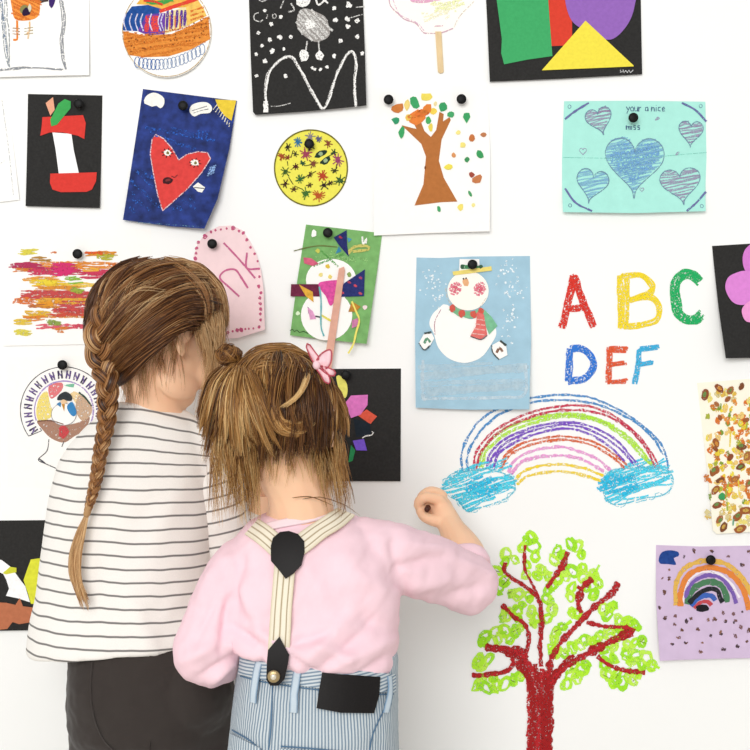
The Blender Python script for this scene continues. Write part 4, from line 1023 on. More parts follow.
# ---- hair
def ell(c, r, px, py, lift=0.0):
    """point on the room-side surface of an upright ellipsoid seen at (px, py); its rim when the sight line misses it"""
    r = Vector(r) + Vector((lift, lift, lift)); o, d = ray(px, py)
    oo = Vector(((o - c)[i] / r[i] for i in range(3))); dd = Vector((d[i] / r[i] for i in range(3)))
    A = dd.dot(dd); B = oo.dot(dd); C = oo.dot(oo) - 1; disc = B * B - A * C
    if disc > 0: return o + d * ((-B - math.sqrt(disc)) / A)
    q = oo + dd * (-B / A); q.normalize()
    s = Vector((q[i] * r[i] for i in range(3)))
    far = o + d * ((c - o).dot(d)); return c + s.lerp(far - c, .85)


def hair_mesh(name, parent, locks, mat, seg=13, filaments=24, world=True):
    """locks: (list of control points, root spread, tip spread, filament radius, tone)"""
    V, Fc, T = [], [], []
    for pts, s0, s1, fr, tone, nfil in locks:
        ctl = [Vector(p) for p in pts]
        base = catmull(ctl, .012)
        m = len(base)
        sm = [base[min(m - 1, round(i / (seg - 1) * (m - 1)))] if m >= seg else None for i in range(seg)]
        if m < seg:
            sm = []
            for i in range(seg):
                u = i / (seg - 1) * (m - 1); j = min(m - 2, int(u)); sm.append(base[j].lerp(base[j + 1], u - j))
        else:
            sm = []
            for i in range(seg):
                u = i / (seg - 1) * (m - 1); j = min(m - 2, int(u)); sm.append(base[j].lerp(base[j + 1], u - j))
        fr_t = []
        for i in range(seg):
            t = (sm[min(seg - 1, i + 1)] - sm[max(0, i - 1)])
            t = t.normalized() if t.length > 1e-9 else Vector((0, 0, 1))
            n = t.cross(Vector((0, -1, 0)))
            n = n.normalized() if n.length > .05 else Vector((1, 0, 0))
            fr_t.append((n, n.cross(t)))
        for k in range(nfil):
            a = R.uniform(0, 2 * PI); q = math.sqrt(R.random()); ox, oy = q * math.cos(a), q * math.sin(a) * .6
            ph = R.uniform(0, 99); tn = min(1, max(0, tone + R.gauss(0, .11))); st = R.uniform(0, .08); en = R.uniform(.86, 1.0); wv = R.uniform(.2, 1)
            b0 = len(V)
            for i in range(seg):
                u = st + (en - st) * i / (seg - 1); x = u * (seg - 1); j = min(seg - 2, int(x)); c = sm[j].lerp(sm[j + 1], x - j)
                n, b = fr_t[j]
                sp = s0 + (s1 - s0) * u; sp *= .55 + .45 * math.sin(PI * min(1, u * 1.15 + .12)) if s1 < s0 else 1
                w1 = noise.noise((u * 2.2, ph, 0)) * .5 * wv; w2 = noise.noise((u * 2.2, ph, 7)) * .5 * wv
                c = c + n * (ox + w1) * sp + b * (oy + w2) * sp
                rr = fr * (1 - .75 * max(0, u - .5) * 2) * (.6 if i == 0 else 1)
                for g in range(3):
                    an = g / 3 * 2 * PI + ph
                    V.append(c + n * rr * math.cos(an) + b * rr * math.sin(an)); T.append(min(1, max(0, tn + .10 * math.sin(u * 7 + ph))))
            for i in range(seg - 1):
                for g in range(3):
                    A0 = b0 + i * 3; Fc.append((A0 + g, A0 + (g + 1) % 3, A0 + 3 + (g + 1) % 3, A0 + 3 + g))
    return mk(name, V, Fc, mat, parent, smooth=True, attrs={'tone': T}, world=world)


def between(guides, n, s0, s1, fr, tones, nf=24, jit=.004, lay=.006, centre=None):
    """n locks spread over the sheet swept by a row of guides; lay = depth of the layer, outward from centre"""
    out = []
    G = [catmull(g, .02) for g in guides]
    def at(g, u):
        x = u * (len(g) - 1); j = min(len(g) - 2, int(x)); return g[j].lerp(g[j + 1], x - j)
    for i in range(n):
        s = (i + R.random()) / n * (len(G) - 1); j = min(len(G) - 2, int(s)); f = s - j
        off = R.uniform(0, lay); pts = []; jj = Vector((R.uniform(-1, 1), R.uniform(-1, 1), R.uniform(-1, 1))) * jit
        st = R.uniform(0, .13); en = R.uniform(.74, 1)
        for q in range(7):
            u = st + (en - st) * q / 6
            p = at(G[j], u).lerp(at(G[j + 1], u), f)
            if centre is not None: p = p + (p - centre).normalized() * off
            pts.append(p + jj * (.4 + u))
        t0, t1 = tones; out.append((pts, s0, s1, fr, R.uniform(t0, t1), nf))
    return out


def shell(name, parent, c, r, keep, mat, seg=64, rings=40, wob=.002):
    V, Fc = [], []
    for j in range(rings + 1):
        th = PI * j / rings
        for i in range(seg):
            ph = 2 * PI * i / seg
            q = Vector((math.sin(th) * math.cos(ph), math.sin(th) * math.sin(ph), math.cos(th)))
            k = 1 + wob / .09 * noise.noise((q.x * 9, q.y * 9, q.z * 4))
            V.append(c + Vector((q[a] * r[a] * k for a in range(3))))
    for j in range(rings):
        for i in range(seg):
            f = (j * seg + i, (j + 1) * seg + i, (j + 1) * seg + (i + 1) % seg, j * seg + (i + 1) % seg)
            m = sum((V[x] for x in f), Vector()) / 4
            if keep(m): Fc.append(f)
    T = [min(1, max(0, .22 + .25 * noise.noise((v * 60)))) for v in V]
    return mk(name, V, Fc, mat, parent, smooth=True, attrs={'tone': T})


def scalp(c, M, sc, parent, mat, tones, n=230):
    """hair that grows all over the skull: a cap to the hairline and locks combed down from the crown"""
    cen = c + M @ (Vector((0, -.012, .022)) * sc); r = Vector((.0745, .0915, .0790)) * sc
    def end(az):      # polar angle of the hairline; az 0 is the brow, pi the nape
        u = (1 - math.cos(az)) / 2
        return math.radians(50 + 62 * min(1, u * 1.35))
    def pt(az, th, lift=0.0):
        q = Vector((math.sin(th) * math.sin(az), math.sin(th) * math.cos(az), math.cos(th)))
        return cen + M @ Vector((q[a] * (r[a] + lift) for a in range(3)))
    V, Fc, T = [], [], []; na, nt = 72, 22
    for j in range(nt + 1):
        for i in range(na):
            az = 2 * PI * i / na; p = pt(az, .001 + end(az) * j / nt, .0012 * noise.noise((az * 6, j * .3, 2))); V.append(p); T.append(min(1, max(0, .25 + .25 * noise.noise((az * 9, j * .15, 5)))))
    for j in range(nt):
        for i in range(na): Fc.append((j * na + i, (j + 1) * na + i, (j + 1) * na + (i + 1) % na, j * na + (i + 1) % na))
    cap = mk('scalp_hair', V, Fc, mat, parent, True, attrs={'tone': T})
    L_ = []
    for i in range(n):
        az = R.uniform(-3.0, 3.0); th0 = R.uniform(.02, .5) * end(az); az0 = az + R.uniform(-.25, .25); lf = R.uniform(.001, .006)
        e_ = end(az) * R.uniform(.96, 1.12 + .25 * (abs(az) > .7))
        L_.append(([pt(az0 + (az - az0) * t, th0 + (e_ - th0) * t, lf) for t in (0, .25, .5, .75, 1)], .008, .005, .00058, R.uniform(*tones), 18))
    hair_mesh('front_locks', cap, L_, mat) if False else hair_mesh('front_locks', parent, L_, mat)


def hairmat(name, stops):
    m = attr_ramp(name, 'tone', stops, rough=.42, spec=.45)
    return m


def braid(parent, path, mat, tones, pitch=2.1):
    """path: (point, half width); three strands plaited along it, each a bundle of filaments"""
    P = [Vector((*p, w)) for p, w in path]
    # dense sampling of 4D control points
    cum = [0]
    pts = [p for p, w in path]; ws = [w for p, w in path]
    C = catmull(pts, .002)
    seglen = [0]
    for a, b in zip(C, C[1:]): seglen.append(seglen[-1] + (b - a).length)
    for a, b in zip(pts, pts[1:]): cum.append(cum[-1] + (b - a).length)
    tot = seglen[-1]
    def wid(s):
        x = s / tot * cum[-1]
        for i in range(len(cum) - 1):
            if x <= cum[i + 1] + 1e-9: return ws[i] + (ws[i + 1] - ws[i]) * (x - cum[i]) / (cum[i + 1] - cum[i])
        return ws[-1]
    ph = [0]
    for i in range(1, len(C)): ph.append(ph[-1] + (seglen[i] - seglen[i - 1]) / (pitch * 2 * wid(seglen[i])) * 2 * PI)
    V, Fc, T = [], [], []
    for s in range(3):
        cl = []
        for i, c in enumerate(C):
            t = (C[min(len(C) - 1, i + 1)] - C[max(0, i - 1)]).normalized(); n = t.cross(Vector((0, -1, 0))).normalized(); b = n.cross(t)
            w = wid(seglen[i]); a = ph[i] + s * 2 * PI / 3
            cl.append((c + n * math.sin(a) * w * .56 + b * -1 * math.sin(2 * a) * w * .36, w))
        for k in range(64):
            core = k == 0
            a = R.uniform(0, 2 * PI); q = 0 if core else R.uniform(.8, 1.08); tn = .12 if core else R.uniform(*tones); b0 = len(V); ng = 8 if core else 3
            m = len(cl); tw = R.uniform(-.4, .4)
            for i in range(m):
                c, w = cl[i]; t = (cl[min(m - 1, i + 1)][0] - cl[max(0, i - 1)][0]).normalized(); n = t.cross(Vector((0, -1, 0)))
                n = n.normalized() if n.length > .05 else Vector((1, 0, 0)); b = n.cross(t)
                aa = a + tw * ph[i] * .3; rs = w * .47
                cc = c + (n * math.cos(aa) + b * math.sin(aa) * .9) * rs * q
                rr = rs * .93 if core else max(.0009, .06 * w)
                for g in range(ng): V.append(cc + (n * math.cos(g / ng * 2 * PI) + b * math.sin(g / ng * 2 * PI)) * rr); T.append(min(1, max(0, tn + .12 * math.sin(ph[i] * 2 + s))))
            for i in range(m - 1):
                for g in range(ng): A0 = b0 + i * ng; Fc.append((A0 + g, A0 + (g + 1) % ng, A0 + ng + (g + 1) % ng, A0 + ng + g))
    return mk('braid', V, Fc, mat, parent, smooth=True, attrs={'tone': T})


def skinmat(name, h):
    m, nt, b, N, L = newmat(name)
    tc = N.new('ShaderNodeTexCoord'); nz = N.new('ShaderNodeTexNoise'); nz.inputs['Scale'].default_value = 22; nz.inputs['Detail'].default_value = 4
    mx = N.new('ShaderNodeMix'); mx.data_type = 'RGBA'
    c = lin(h); mx.inputs[6].default_value = c; mx.inputs[7].default_value = (min(1, c[0] * 1.02), c[1] * .88, c[2] * .84, 1)
    L.new(tc.outputs['Object'], nz.inputs['Vector']); L.new(nz.outputs['Fac'], mx.inputs[0]); L.new(mx.outputs[2], b.inputs['Base Color'])
    setp(b, rough=.5, spec=.35, sss=.12); b.inputs['Subsurface Radius'].default_value = (.012, .005, .003); b.inputs['Subsurface Scale'].default_value = .4
    return m


SKIN = skinmat('skin', '#f4cdaa')


def hand(bm, wrist, c, M, sc, curlf=1.0, thumb=None):
    """palm + five bent fingers; M columns: across (index side +x), along fingers, back of hand"""
    def X(x, y, z): return c + M @ (Vector((x, y, z)) * sc)
    add_limb(bm, [wrist, X(0, -.028, 0), X(0, -.005, 0)], [.019 * sc, .020 * sc, .021 * sc])
    add_ball(bm, X(0, 0, 0), [.027 * sc, .030 * sc, .014 * sc], M)
    for i, (x, l) in enumerate(((.020, .9), (.007, 1.0), (-.007, .93), (-.019, .75))):
        a = .25 * curlf
        pts = [X(x, .020, 0)]; ang = 0; p = Vector((x, .026, 0))
        for seg_, da in ((.022, .7), (.016, 1.1), (.013, .8)):
            ang += da * curlf; p = p + Vector((0, math.cos(ang), -math.sin(ang))) * seg_ * l; pts.append(X(*p))
        add_limb(bm, pts, [.0085 * sc, .0078 * sc, .0070 * sc, .0060 * sc], 10, .004)
    th = thumb or [(.020, -.016, -.004), (.034, .000, -.012), (.034, .018, -.022), (.026, .030, -.028)]
    add_limb(bm, [X(*q) for q in th], [.0105 * sc, .0095 * sc, .0085 * sc, .0070 * sc], 10, .004)


def leg_shapes(bm, hip, knee, ank, r):
    add_limb(bm, [hip, hip.lerp(knee, .5), knee, knee.lerp(ank, .35), ank], r)


# ================================================================== the taller girl, striped top
d1 = .20
P1 = empty('person', (W(150, 700, d1).x, -d1, 0))
tag(P1, 'girl with long braid in a white striped top and dark trousers facing the wall', 'person', 'girls at the wall')
HM1 = hairmat('brown_hair', [(0, '#331b0b'), (.3, '#643b1c'), (.62, '#a8723f'), (1, '#e8c491')])
c1 = W(157, 339, .215); M1 = basis((.70, .70, -.20), (-.04, 0, 1)); s1 = 1.02
bm = bmesh.new()
add_head(bm, c1, M1, s1)
add_limb(bm, [c1 + M1 @ Vector((0, -.022, -.03)), W(155, 395, .205), W(150, 428, .2)], [.046, .043, .047])
add_loft(bm, [rowring(py, l, r, d1, h) for py, l, r, h in ((412, 115, 185, .040), (428, 95, 198, .05), (450, 82, 205, .06), (500, 66, 206, .074), (560, 62, 202, .078), (620, 72, 208, .078), (670, 80, 216, .085), (720, 84, 218, .088), (745, 92, 212, .07))])
sh = W(203, 458, d1); el = W(228, 556, .180); wr = W(256, 520, .145)
add_limb(bm, [W(180, 458, d1), sh, el], [.028, .027, .024]); add_limb(bm, [el, el.lerp(wr, .4), wr], [.028, .027, .019])
Mh = basis((.35, .55, .75), (0, -1, .4)); hand(bm, wr, wr + Mh @ Vector((0, .045, 0)), Mh, .95, .7)
shl = W(80, 470, d1); ell_ = W(78, 560, .165); wrl = W(100, 520, .135)
add_limb(bm, [W(98, 466, d1), shl, ell_], [.028, .027, .024]); add_limb(bm, [ell_, ell_.lerp(wrl, .4), wrl], [.028, .027, .019])
hand(bm, wrl, wrl + Mh @ Vector((0, .045, 0)), Mh, .95, .6)
hx1 = W(112, 720, d1); hx2 = W(187, 720, d1)
for hx in (hx1, hx2):
    kn = Vector((hx.x, -d1 - .005, .29)); an = Vector((hx.x, -d1 + .005, .065))
    leg_shapes(bm, hx, kn, an, [.062, .056, .043, .041, .028])
    add_limb(bm, [an, Vector((hx.x, -d1 + .03, .035)), Vector((hx.x, -d1 + .10, .028))], [.028, .028, .024])
v, f, n = fuse(bm, .0034, 4)
body1 = mk('body', v, f, SKIN, P1, True); T_body1 = bvh(v, f)
eyes(P1, c1, M1, s1)

# trousers
PANT = plain('charcoal_jersey', '#3a3431', .9, .15, sheen=.15)
bm = bmesh.new()
add_loft(bm, [rowring(py, l, r, d1, h) for py, l, r, h in ((585, 64, 208, .080), (620, 69, 214, .088), (660, 70, 222, .100), (695, 69, 226, .108), (725, 71, 228, .106), (748, 79, 226, .088))])
for x, px in ((-1, 104), (1, 188)): add_ball(bm, W(px + 6, 690, d1 + .038), (.060, .066, .068))
for hx in (hx1, hx2):
    hx = Vector(hx); hx.x += .003
    kn = Vector((hx.x, -d1 - .005, .29)); an = Vector((hx.x, -d1 + .005, .075))
    hx.x += .004
    add_limb(bm, [hx + Vector((0, 0, .02)), hx.lerp(kn, .45), kn, kn.lerp(an, .4), an], [.072, .066, .051, .048, .040])
v, f, n = fuse(bm, .005, 6)
v = [p + q * (.0022 * noise.noise((p.x * 30, p.y * 20, p.z * 60)) + .0012 * noise.noise(p * 90)) for p, q in zip(v, n)]
tr1 = mk('trousers', v, f, PANT, P1, True); T_tr1 = bvh(v, f)
def seam(name, tree, pts, w, th, mat, parent, lift=.0004):
    P = catmull([Vector(p) for p in pts], 3); q3 = []; nn = []
    for p in P: a, b = cast(tree, p.x, p.y, lift); q3.append(a); nn.append(b)
    return strap(name, q3, nn, w, th, mat, parent, 3)
seam('seam', T_tr1, [(93, 660), (91, 690), (94, 715), (103, 738), (116, 752)], .0022, .0012, PANT, tr1); seam('seam', T_tr1, [(150, 742), (148, 760), (147, 775)], .0022, .0012, PANT, tr1)
SHOE = plain('shoe_white', '#e4ded6', .6, .3)
def shoes(P, hxs, d):
    for hx in hxs:
        bm = bmesh.new(); add_limb(bm, [Vector((hx.x, -d - .025, .035)), Vector((hx.x, -d + .04, .034)), Vector((hx.x, -d + .11, .028))], [.035, .036, .029])
        add_limb(bm, [Vector((hx.x, -d, .04)), Vector((hx.x, -d, .07))], [.036, .034])
        for vv in bm.verts: vv.co.z = max(0, vv.co.z)
        v, f, n = fuse(bm, .005, 3); v = [Vector((p.x, p.y, max(.0, p.z))) for p in v]
        mk('shoe', v, f, SHOE, P, True)
shoes(P1, (hx1, hx2), d1)

# striped top: torso piece and two sleeves
STR = attr_ramp('striped_jersey', 'stripe', [(0, '#7b7876'), (.10, '#7b7876'), (.16, '#f3efe9'), (.95, '#f3efe9'), (1, '#7b7876')], rough=.92, spec=.15, mul=1 / .0187)
bm = bmesh.new()
add_loft(bm, [rowring(py, l, r, d1, h) for py, l, r, h in ((402, 113, 168, .040), (408, 108, 178, .047), (416, 98, 190, .054), (428, 85, 201, .062), (444, 71, 208, .071), (462, 60, 211, .080), (490, 52, 212, .089), (530, 45, 212, .093), (570, 41, 211, .094), (600, 37, 213, .096))] + [tilt_ring(p0, p1, l, r, h, d1) for p0, p1, l, r, h in ((632, 618, 32, 215, .101), (648, 632, 30, 217, .104), (652, 635, 31, 216, .103))], 40, 2.2)
add_limb(bm, [W(178, 428, d1), W(196, 446, d1), W(203, 470, d1)], [.030, .036, .036])
v, f, n = fuse(bm, .0045, 5)
def crease1(p):
    x = 375 + (p.x) * F / (D - d1); y = 375 + (H - p.z) * F / (D - d1)
    k = .004 * noise.noise((x * .022 + y * .006, y * .008, 3)) + .0022 * noise.noise((x * .05 + y * .025, y * .02, 8))
    k *= min(1, max(.2, (y - 420) / 90))
    k += .005 * math.exp(-((x - 150 - (y - 600) * .45) / 10) ** 2) * max(0, min(1, (y - 560) / 60)) * (1 if x > 110 else .5)     # a draw fold towards the hem
    k -= .004 * math.exp(-((x - 118 + (y - 520) * .1) / 8) ** 2) * max(0, 1 - abs(y - 560) / 90)
    return k
v = [p + q * crease1(p) for p, q in zip(v, n)]
vz = []
for p in v:
    x = 375 + p.x * F / (D - d1)
    dx = (x - 135) / 80; up = min(1, max(0, (p.z - .84) / .07))
    wave = .0022 * noise.noise((x * .03, p.z * 9, 4)) + .001 * noise.noise((x * .09, p.z * 9, 14))
    vz.append(p.z + .006 + up * .020 * dx * dx * (1.0 if dx < 0 else 1.4) + wave + .004 * dx - (.006 if p.y > -d1 else 0) * 0 + 10 * .0187)
top1 = mk('striped_top', v, f, STR, P1, True, attrs={'stripe': vz}); T_top1 = bvh(v, f)
def sleeve1(pts, rad, name='sleeve', ph=0):
    bm = bmesh.new(); add_limb(bm, pts, rad)
    v, f, n = fuse(bm, .0045, 3)
    v = [p + q * (.003 * noise.noise(p * 35) + .002 * noise.noise((p.x * 80, p.y * 20, p.z * 60))) for p, q in zip(v, n)]
    ctl = catmull(pts, .004); cum = [0]
    for a, b in zip(ctl, ctl[1:]): cum.append(cum[-1] + (b - a).length)
    st = []
    for p in v:
        i = min(range(len(ctl)), key=lambda j: (ctl[j] - p).length_squared)
        t = (ctl[min(len(ctl) - 1, i + 1)] - ctl[max(0, i - 1)]).normalized()
        st.append(cum[i] + (p - ctl[i]).dot(t) + ph)
    return mk(name, v, f, STR, top1, True, attrs={'stripe': st})
sleeve1([W(197, 449, .198), W(207, 466, .195), W(217, 505, .187), el], [.034, .040, .043, .040], ph=.004)
sleeve1([el, el.lerp(wr, .4), el.lerp(wr, .8)], [.037, .033, .026], 'sleeve')
sleeve1([W(85, 468, .19), W(76, 510, .165), ell_], [.035, .036, .034])
sleeve1([ell_, ell_.lerp(wrl, .4), ell_.lerp(wrl, .8)], [.034, .031, .026])
COLL = plain('jersey_binding', '#f1ece6', .9, .15)
def ringstrap(name, tree, pts, w, th, mat, parent, lift=.0005):
    P = catmull([Vector(p) for p in pts], 3); q3 = []; nn = []
    for p in P: a, b = cast(tree, p.x, p.y, lift); q3.append(a); nn.append(b)
    return strap(name, q3, nn, w, th, mat, parent, 3)

# hair of the taller girl
hc1 = W(153.5, 330, .215); hr1 = Vector((.093, .092, .092))
def face_cut(c, M, fy, zlo):
    def keep(m):
        q = M.transposed() @ (m - c)
        if q.y > .045 and q.z < .062: return False
        if q.z < zlo: return False
        if q.y > fy and q.z < .03: return False
        return True
    return keep
def kcap1(m):
    q = M1.transposed() @ (m - c1)
    if q.y > .05 and q.z < .06: return False
    if m.y > hc1.y + .012: return False
    # hairline runs from the ear to the nape
    if q.y > -.055 and q.z < .030 + max(0, -q.y) * -.9: return False
    return q.z > -.045
hair1 = shell('hair', P1, hc1, hr1 - Vector((.004, .004, .004)), kcap1, HM1)
E = lambda x, y, l=.002: ell(hc1, hr1, x, y, l)
gA = [[E(152, 262), E(122, 273), E(99, 302), E(89, 335), E(94, 358)], [E(186, 267), E(146, 277), E(114, 304), E(98, 338), E(99, 362)], [E(211, 281), E(172, 284), E(132, 311), E(108, 342), E(102, 366)],
      [E(221, 301), E(186, 301), E(147, 324), E(116, 350), E(105, 368)], [E(216, 317), E(187, 313), E(152, 333), E(122, 358), E(108, 372)], [E(200, 327), E(180, 324), E(156, 341), E(128, 364), E(112, 378)]]
locks = between(gA[:2], 40, .012, .007, .00058, (.1, .5), 24, .004, .006, hc1) + between(gA, 150, .012, .007, .00058, (.08, .58), 26, .005, .007, hc1)
locks += between(gA[:4], 44, .008, .005, .0005, (.55, .9), 9, .007, .010, hc1)
gB = [[E(158, 261), E(188, 266), E(211, 282), E(221, 304), E(214, 328)], [E(172, 262), E(198, 270), E(217, 290), E(223, 312), E(218, 334)], [E(180, 263), E(205, 273), E(222, 294), E(226, 316), E(224, 340, .004)]]
locks += between(gB, 46, .009, .006, .00055, (.4, .9), 22, .005, .004, hc1)
gC = [[E(150, 262), E(175, 276), E(196, 298), E(203, 320), E(196, 338)], [E(158, 261), E(185, 274), E(206, 296), E(212, 318), E(204, 338)]]
locks += between(gC, 12, .012, .008, .0005, (.3, .75), 16, .008, .003, hc1)
# lower hairline rolls towards the plait
gD = [[E(186, 326), E(168, 333), E(146, 351), E(126, 372), E(112, 382)], [E(180, 331), E(162, 341), E(144, 359), E(127, 378), E(112, 388)]]
locks += between(gD, 26, .007, .005, .0006, (.08, .4), 22, .003, .006, hc1)
hair_mesh('hair_locks', hair1, locks, HM1)
# loose fine hairs over the nape, behind the ear and beside the cheek
def cb(x, y, l=.003): return cast(T_body1, x, y, l)[0]
wl = []
for i in range(60):
    x0 = R.uniform(118, 180); y0 = 336 + (180 - x0) * .62 + R.uniform(-8, 2)
    x1 = x0 + R.uniform(-16, 10); ln = R.uniform(16, 60)
    pts = [cb(x0, y0, .003), cb((x0 * 2 + x1) / 3 + R.uniform(-3, 3), y0 + ln * .33, .003), cb((x0 + 2 * x1) / 3, y0 + ln * .66, .003), cb(x1, min(424, y0 + ln), .003)]
    wl.append((pts, .006, .006, .00024, R.uniform(.5, .95), 4))
for i in range(46):      # fair curtain over the temple and cheek
    x0 = R.uniform(196, 217); y0 = 330 - (x0 - 196) * 1.1 + R.uniform(-6, 6); dd = R.uniform(.245, .275); x1 = x0 + R.uniform(2, 9); x2 = R.uniform(198, 222); yb = R.uniform(350, 412)
    wl.append(([E(x0, y0, .003), W(x1, y0 + 18, dd), W((x1 + x2) / 2 + 3, (y0 + 18 + yb) / 2, dd - .01), W(x2, yb, dd - .02)], .006, .007, .00028, R.uniform(.72, 1.0), 9))
for i in range(34):
    x0 = R.uniform(198, 219); y0 = R.uniform(300, 330); dd = R.uniform(.16, .22)
    x1 = x0 + R.uniform(-2, 12); x2 = x0 + R.uniform(-10, 8); yb = R.uniform(365, 425)
    pts = [E(x0, y0, .004), W(x1, y0 + 26, dd), W((x1 + x2) / 2 + 3, (y0 + 26 + yb) / 2, dd), W(x2, yb, dd)]
    wl.append((pts, .006, .006, .00030, R.uniform(.7, 1.0), 9))
for i in range(18):      # flyaways over the crown
    s_ = R.random(); a_ = E(R.uniform(150, 215), R.uniform(264, 300), .008); b_ = E(R.uniform(105, 130), R.uniform(300, 345), .010)
    m_ = a_.lerp(b_, .5); m_ = m_ + (m_ - hc1).normalized() * .022
    wl.append(([a_, m_, b_], .004, .003, .00028, R.uniform(.6, .95), 3))
hair_mesh('loose_hair', hair1, wl, HM1)
scalp(c1, M1, s1, hair1, HM1, (.15, .65))
# plait
def bpt(x, y, lift):
    o, d = ray(x, y); a = T_top1.ray_cast(o, d)[0]; b = T_body1.ray_cast(o, d)[0]
    c = [q for q in (a, b) if q is not None]
    dd = max((-q.y for q in c), default=d1 + .06)
    return W(x, y, dd + lift)
bp = [(E(112, 292, .000), .010), (E(104, 316, .002), .018), (E(101, 340, .004), .024), (E(104, 362, .006), .022), (W(107, 382, .292), .0155), (W(108, 402, .288), .0145), (W(106, 425, .290), .0122), (W(101, 450, .298), .0100), (W(97, 475, .303), .0088), (W(92, 496, .306), .0072), (W(87, 513, .307), .0042)]
braid(hair1, bp, HM1, (.25, .8))
tl = []
for i in range(26):
    x = R.uniform(-5, 5)
    tl.append(([W(88, 511, .306), W(79 + x * .8, 538, .309), W(74 + x * 1.1, 562, .310), W(77 + x, 585, .310), W(84 + x * .7 + R.uniform(-3, 3), R.uniform(592, 612), .309)], .0028, .0022, .0005, R.uniform(.62, .95), 14))
hair_mesh('braid_tail', hair1, tl, HM1)
bm = bmesh.new(); add_limb(bm, [W(88.6, 508, .307), W(86.8, 514, .307)], [.0052, .0050]); v, f, n = fuse(bm, .0012, 1)
mk('hair_tie', v, f, plain('elastic_tan', '#b08a60', .7, .2), hair1, True)

# ================================================================== the smaller girl, pink shirt and braces
d2 = .36
P2 = empty('person', (W(318, 700, d2).x, -d2, 0))
tag(P2, 'small girl in a pink shirt, cream braces and striped jeans drawing on the wall', 'person', 'girls at the wall')
HM2 = hairmat('golden_hair', [(0, '#321a0a'), (.3, '#6b411d'), (.62, '#b27f42'), (1, '#ecc88c')])
c2 = W(282, 431, d2 + .003); M2 = basis((.30, .92, -.22), (-.10, 0, 1)); s2 = .98
bm = bmesh.new()
add_head(bm, c2, M2, s2)
add_limb(bm, [c2 + M2 @ Vector((0, -.016, -.03)), W(296, 488, d2 + .012), W(304, 530, d2 + .005)], [.044, .041, .046])
add_loft(bm, [rowring(py, l, r, d2, h) for py, l, r, h in ((512, 268, 338, .042), (524, 254, 356, .05), (545, 245, 380, .06), (590, 250, 388, .072), (640, 252, 388, .076), (690, 250, 392, .08), (730, 246, 394, .082), (760, 252, 390, .07))])
el2 = W(472, 584, .235); wr2 = W(449, 523, .128)
add_limb(bm, [W(360, 550, d2), W(395, 558, .335), el2], [.036, .036, .030]); add_limb(bm, [el2, W(466, 556, .19), wr2], [.030, .030, .0195])
# drawing hand: fingers close round the crayon
add_limb(bm, [wr2, W(443, 514, .116), W(438, 508, .104)], [.0195, .020, .020])
add_ball(bm, W(441, 511, .106), (.0200, .023, .024))
for kn, mid, tip, r in (((442, 501, .120), (424.5, 497.5, .128), (418, 505, .124), .0092), ((442, 496, .099), (430, 491.5, .103), (420, 499.5, .099), .0090), ((443, 496, .080), (430, 493, .082), (421, 502, .080), .0086), ((444, 500, .064), (432, 499, .064), (424, 507, .066), .0078)):
    add_limb(bm, [W(440, 505, kn[2]), W(*kn), W(*mid), W(*tip), W(tip[0] + 6, tip[1] + 5, tip[2] - .002)], [.0105, r, r * .95, r * .88, r * .8], 10, .004)
add_limb(bm, [W(446, 521, .128), W(436, 521, .134), W(425, 517, .132), W(420, 511, .124)], [.0120, .0098, .0086, .0072], 10, .004)
# other arm, bent forward
ell2 = W(206, 652, .385); wrl2 = W(243, 640, .27)
add_limb(bm, [W(262, 556, d2), W(238, 580, d2 + .008), ell2], [.034, .034, .029]); add_limb(bm, [ell2, ell2.lerp(wrl2, .45), wrl2], [.029, .026, .019])
Mh2 = basis((.6, .75, .1), (0, -.3, 1)); hand(bm, wrl2, wrl2 + Mh2 @ Vector((0, .043, 0)), Mh2, .9, .8)
hy1 = W(278, 735, d2); hy2 = W(358, 735, d2)
for hx in (hy1, hy2):
    kn = Vector((hx.x, -d2 - .005, .27)); an = Vector((hx.x, -d2 + .005, .065))
    leg_shapes(bm, hx, kn, an, [.055, .050, .040, .038, .027])
    add_limb(bm, [an, Vector((hx.x, -d2 + .03, .035)), Vector((hx.x, -d2 + .09, .028))], [.027, .027, .023])
v, f, n = fuse(bm, .0021, 3)
body2 = mk('body', v, f, SKIN, P2, True); T_body2 = bvh(v, f)
eyes(P2, c2, M2, s2)
shoes(P2, (hy1, hy2), d2)

# jeans
DEN = attr_ramp('striped_denim', 'stripe', [(0, '#7b8ea0'), (.30, '#7b8ea0'), (.48, '#cdd5d8'), (.85, '#cdd5d8'), (1, '#7b8ea0')], rough=.9, spec=.15, mul=1 / .0043)
bm = bmesh.new()
add_loft(bm, [tilt_ring(630, 650, 241, 398, .084, d2), tilt_ring(645, 664, 240, 398.5, .090, d2), tilt_ring(680, 690, 237, 398.5, .098, d2), tilt_ring(715, 718, 232, 399, .104, d2), tilt_ring(752, 752, 228, 399, .104, d2), tilt_ring(775, 775, 232, 398, .085, d2)], 40, 2.2)
for hx in (hy1, hy2):
    kn = Vector((hx.x, -d2 - .005, .27)); an = Vector((hx.x, -d2 + .005, .07))
    hx = Vector((hx.x + (.004 if hx is hy1 else -.006), hx.y, hx.z - .02))
    add_limb(bm, [hx, hx.lerp(kn, .5), kn, kn.lerp(an, .45), an], [.060, .058, .055, .054, .052])
v, f, n = fuse(bm, .0045, 5)
T_js = bvh(v, f)
v = [p + q * (.0020 * noise.noise((p.x * 40, p.y * 30, p.z * 22)) + .0008 * noise.noise(p * 120)) for p, q in zip(v, n)]
cx2 = W(318, 700, d2).x
def jstripe(p, cx=cx2): return math.atan2(p.x - cx, -(p.y + d2) + 1e-9) * .105 + 5
jeans = mk('jeans', v, f, DEN, P2, True, attrs={'stripe': [jstripe(p) for p in v]}); T_j = bvh(v, f)
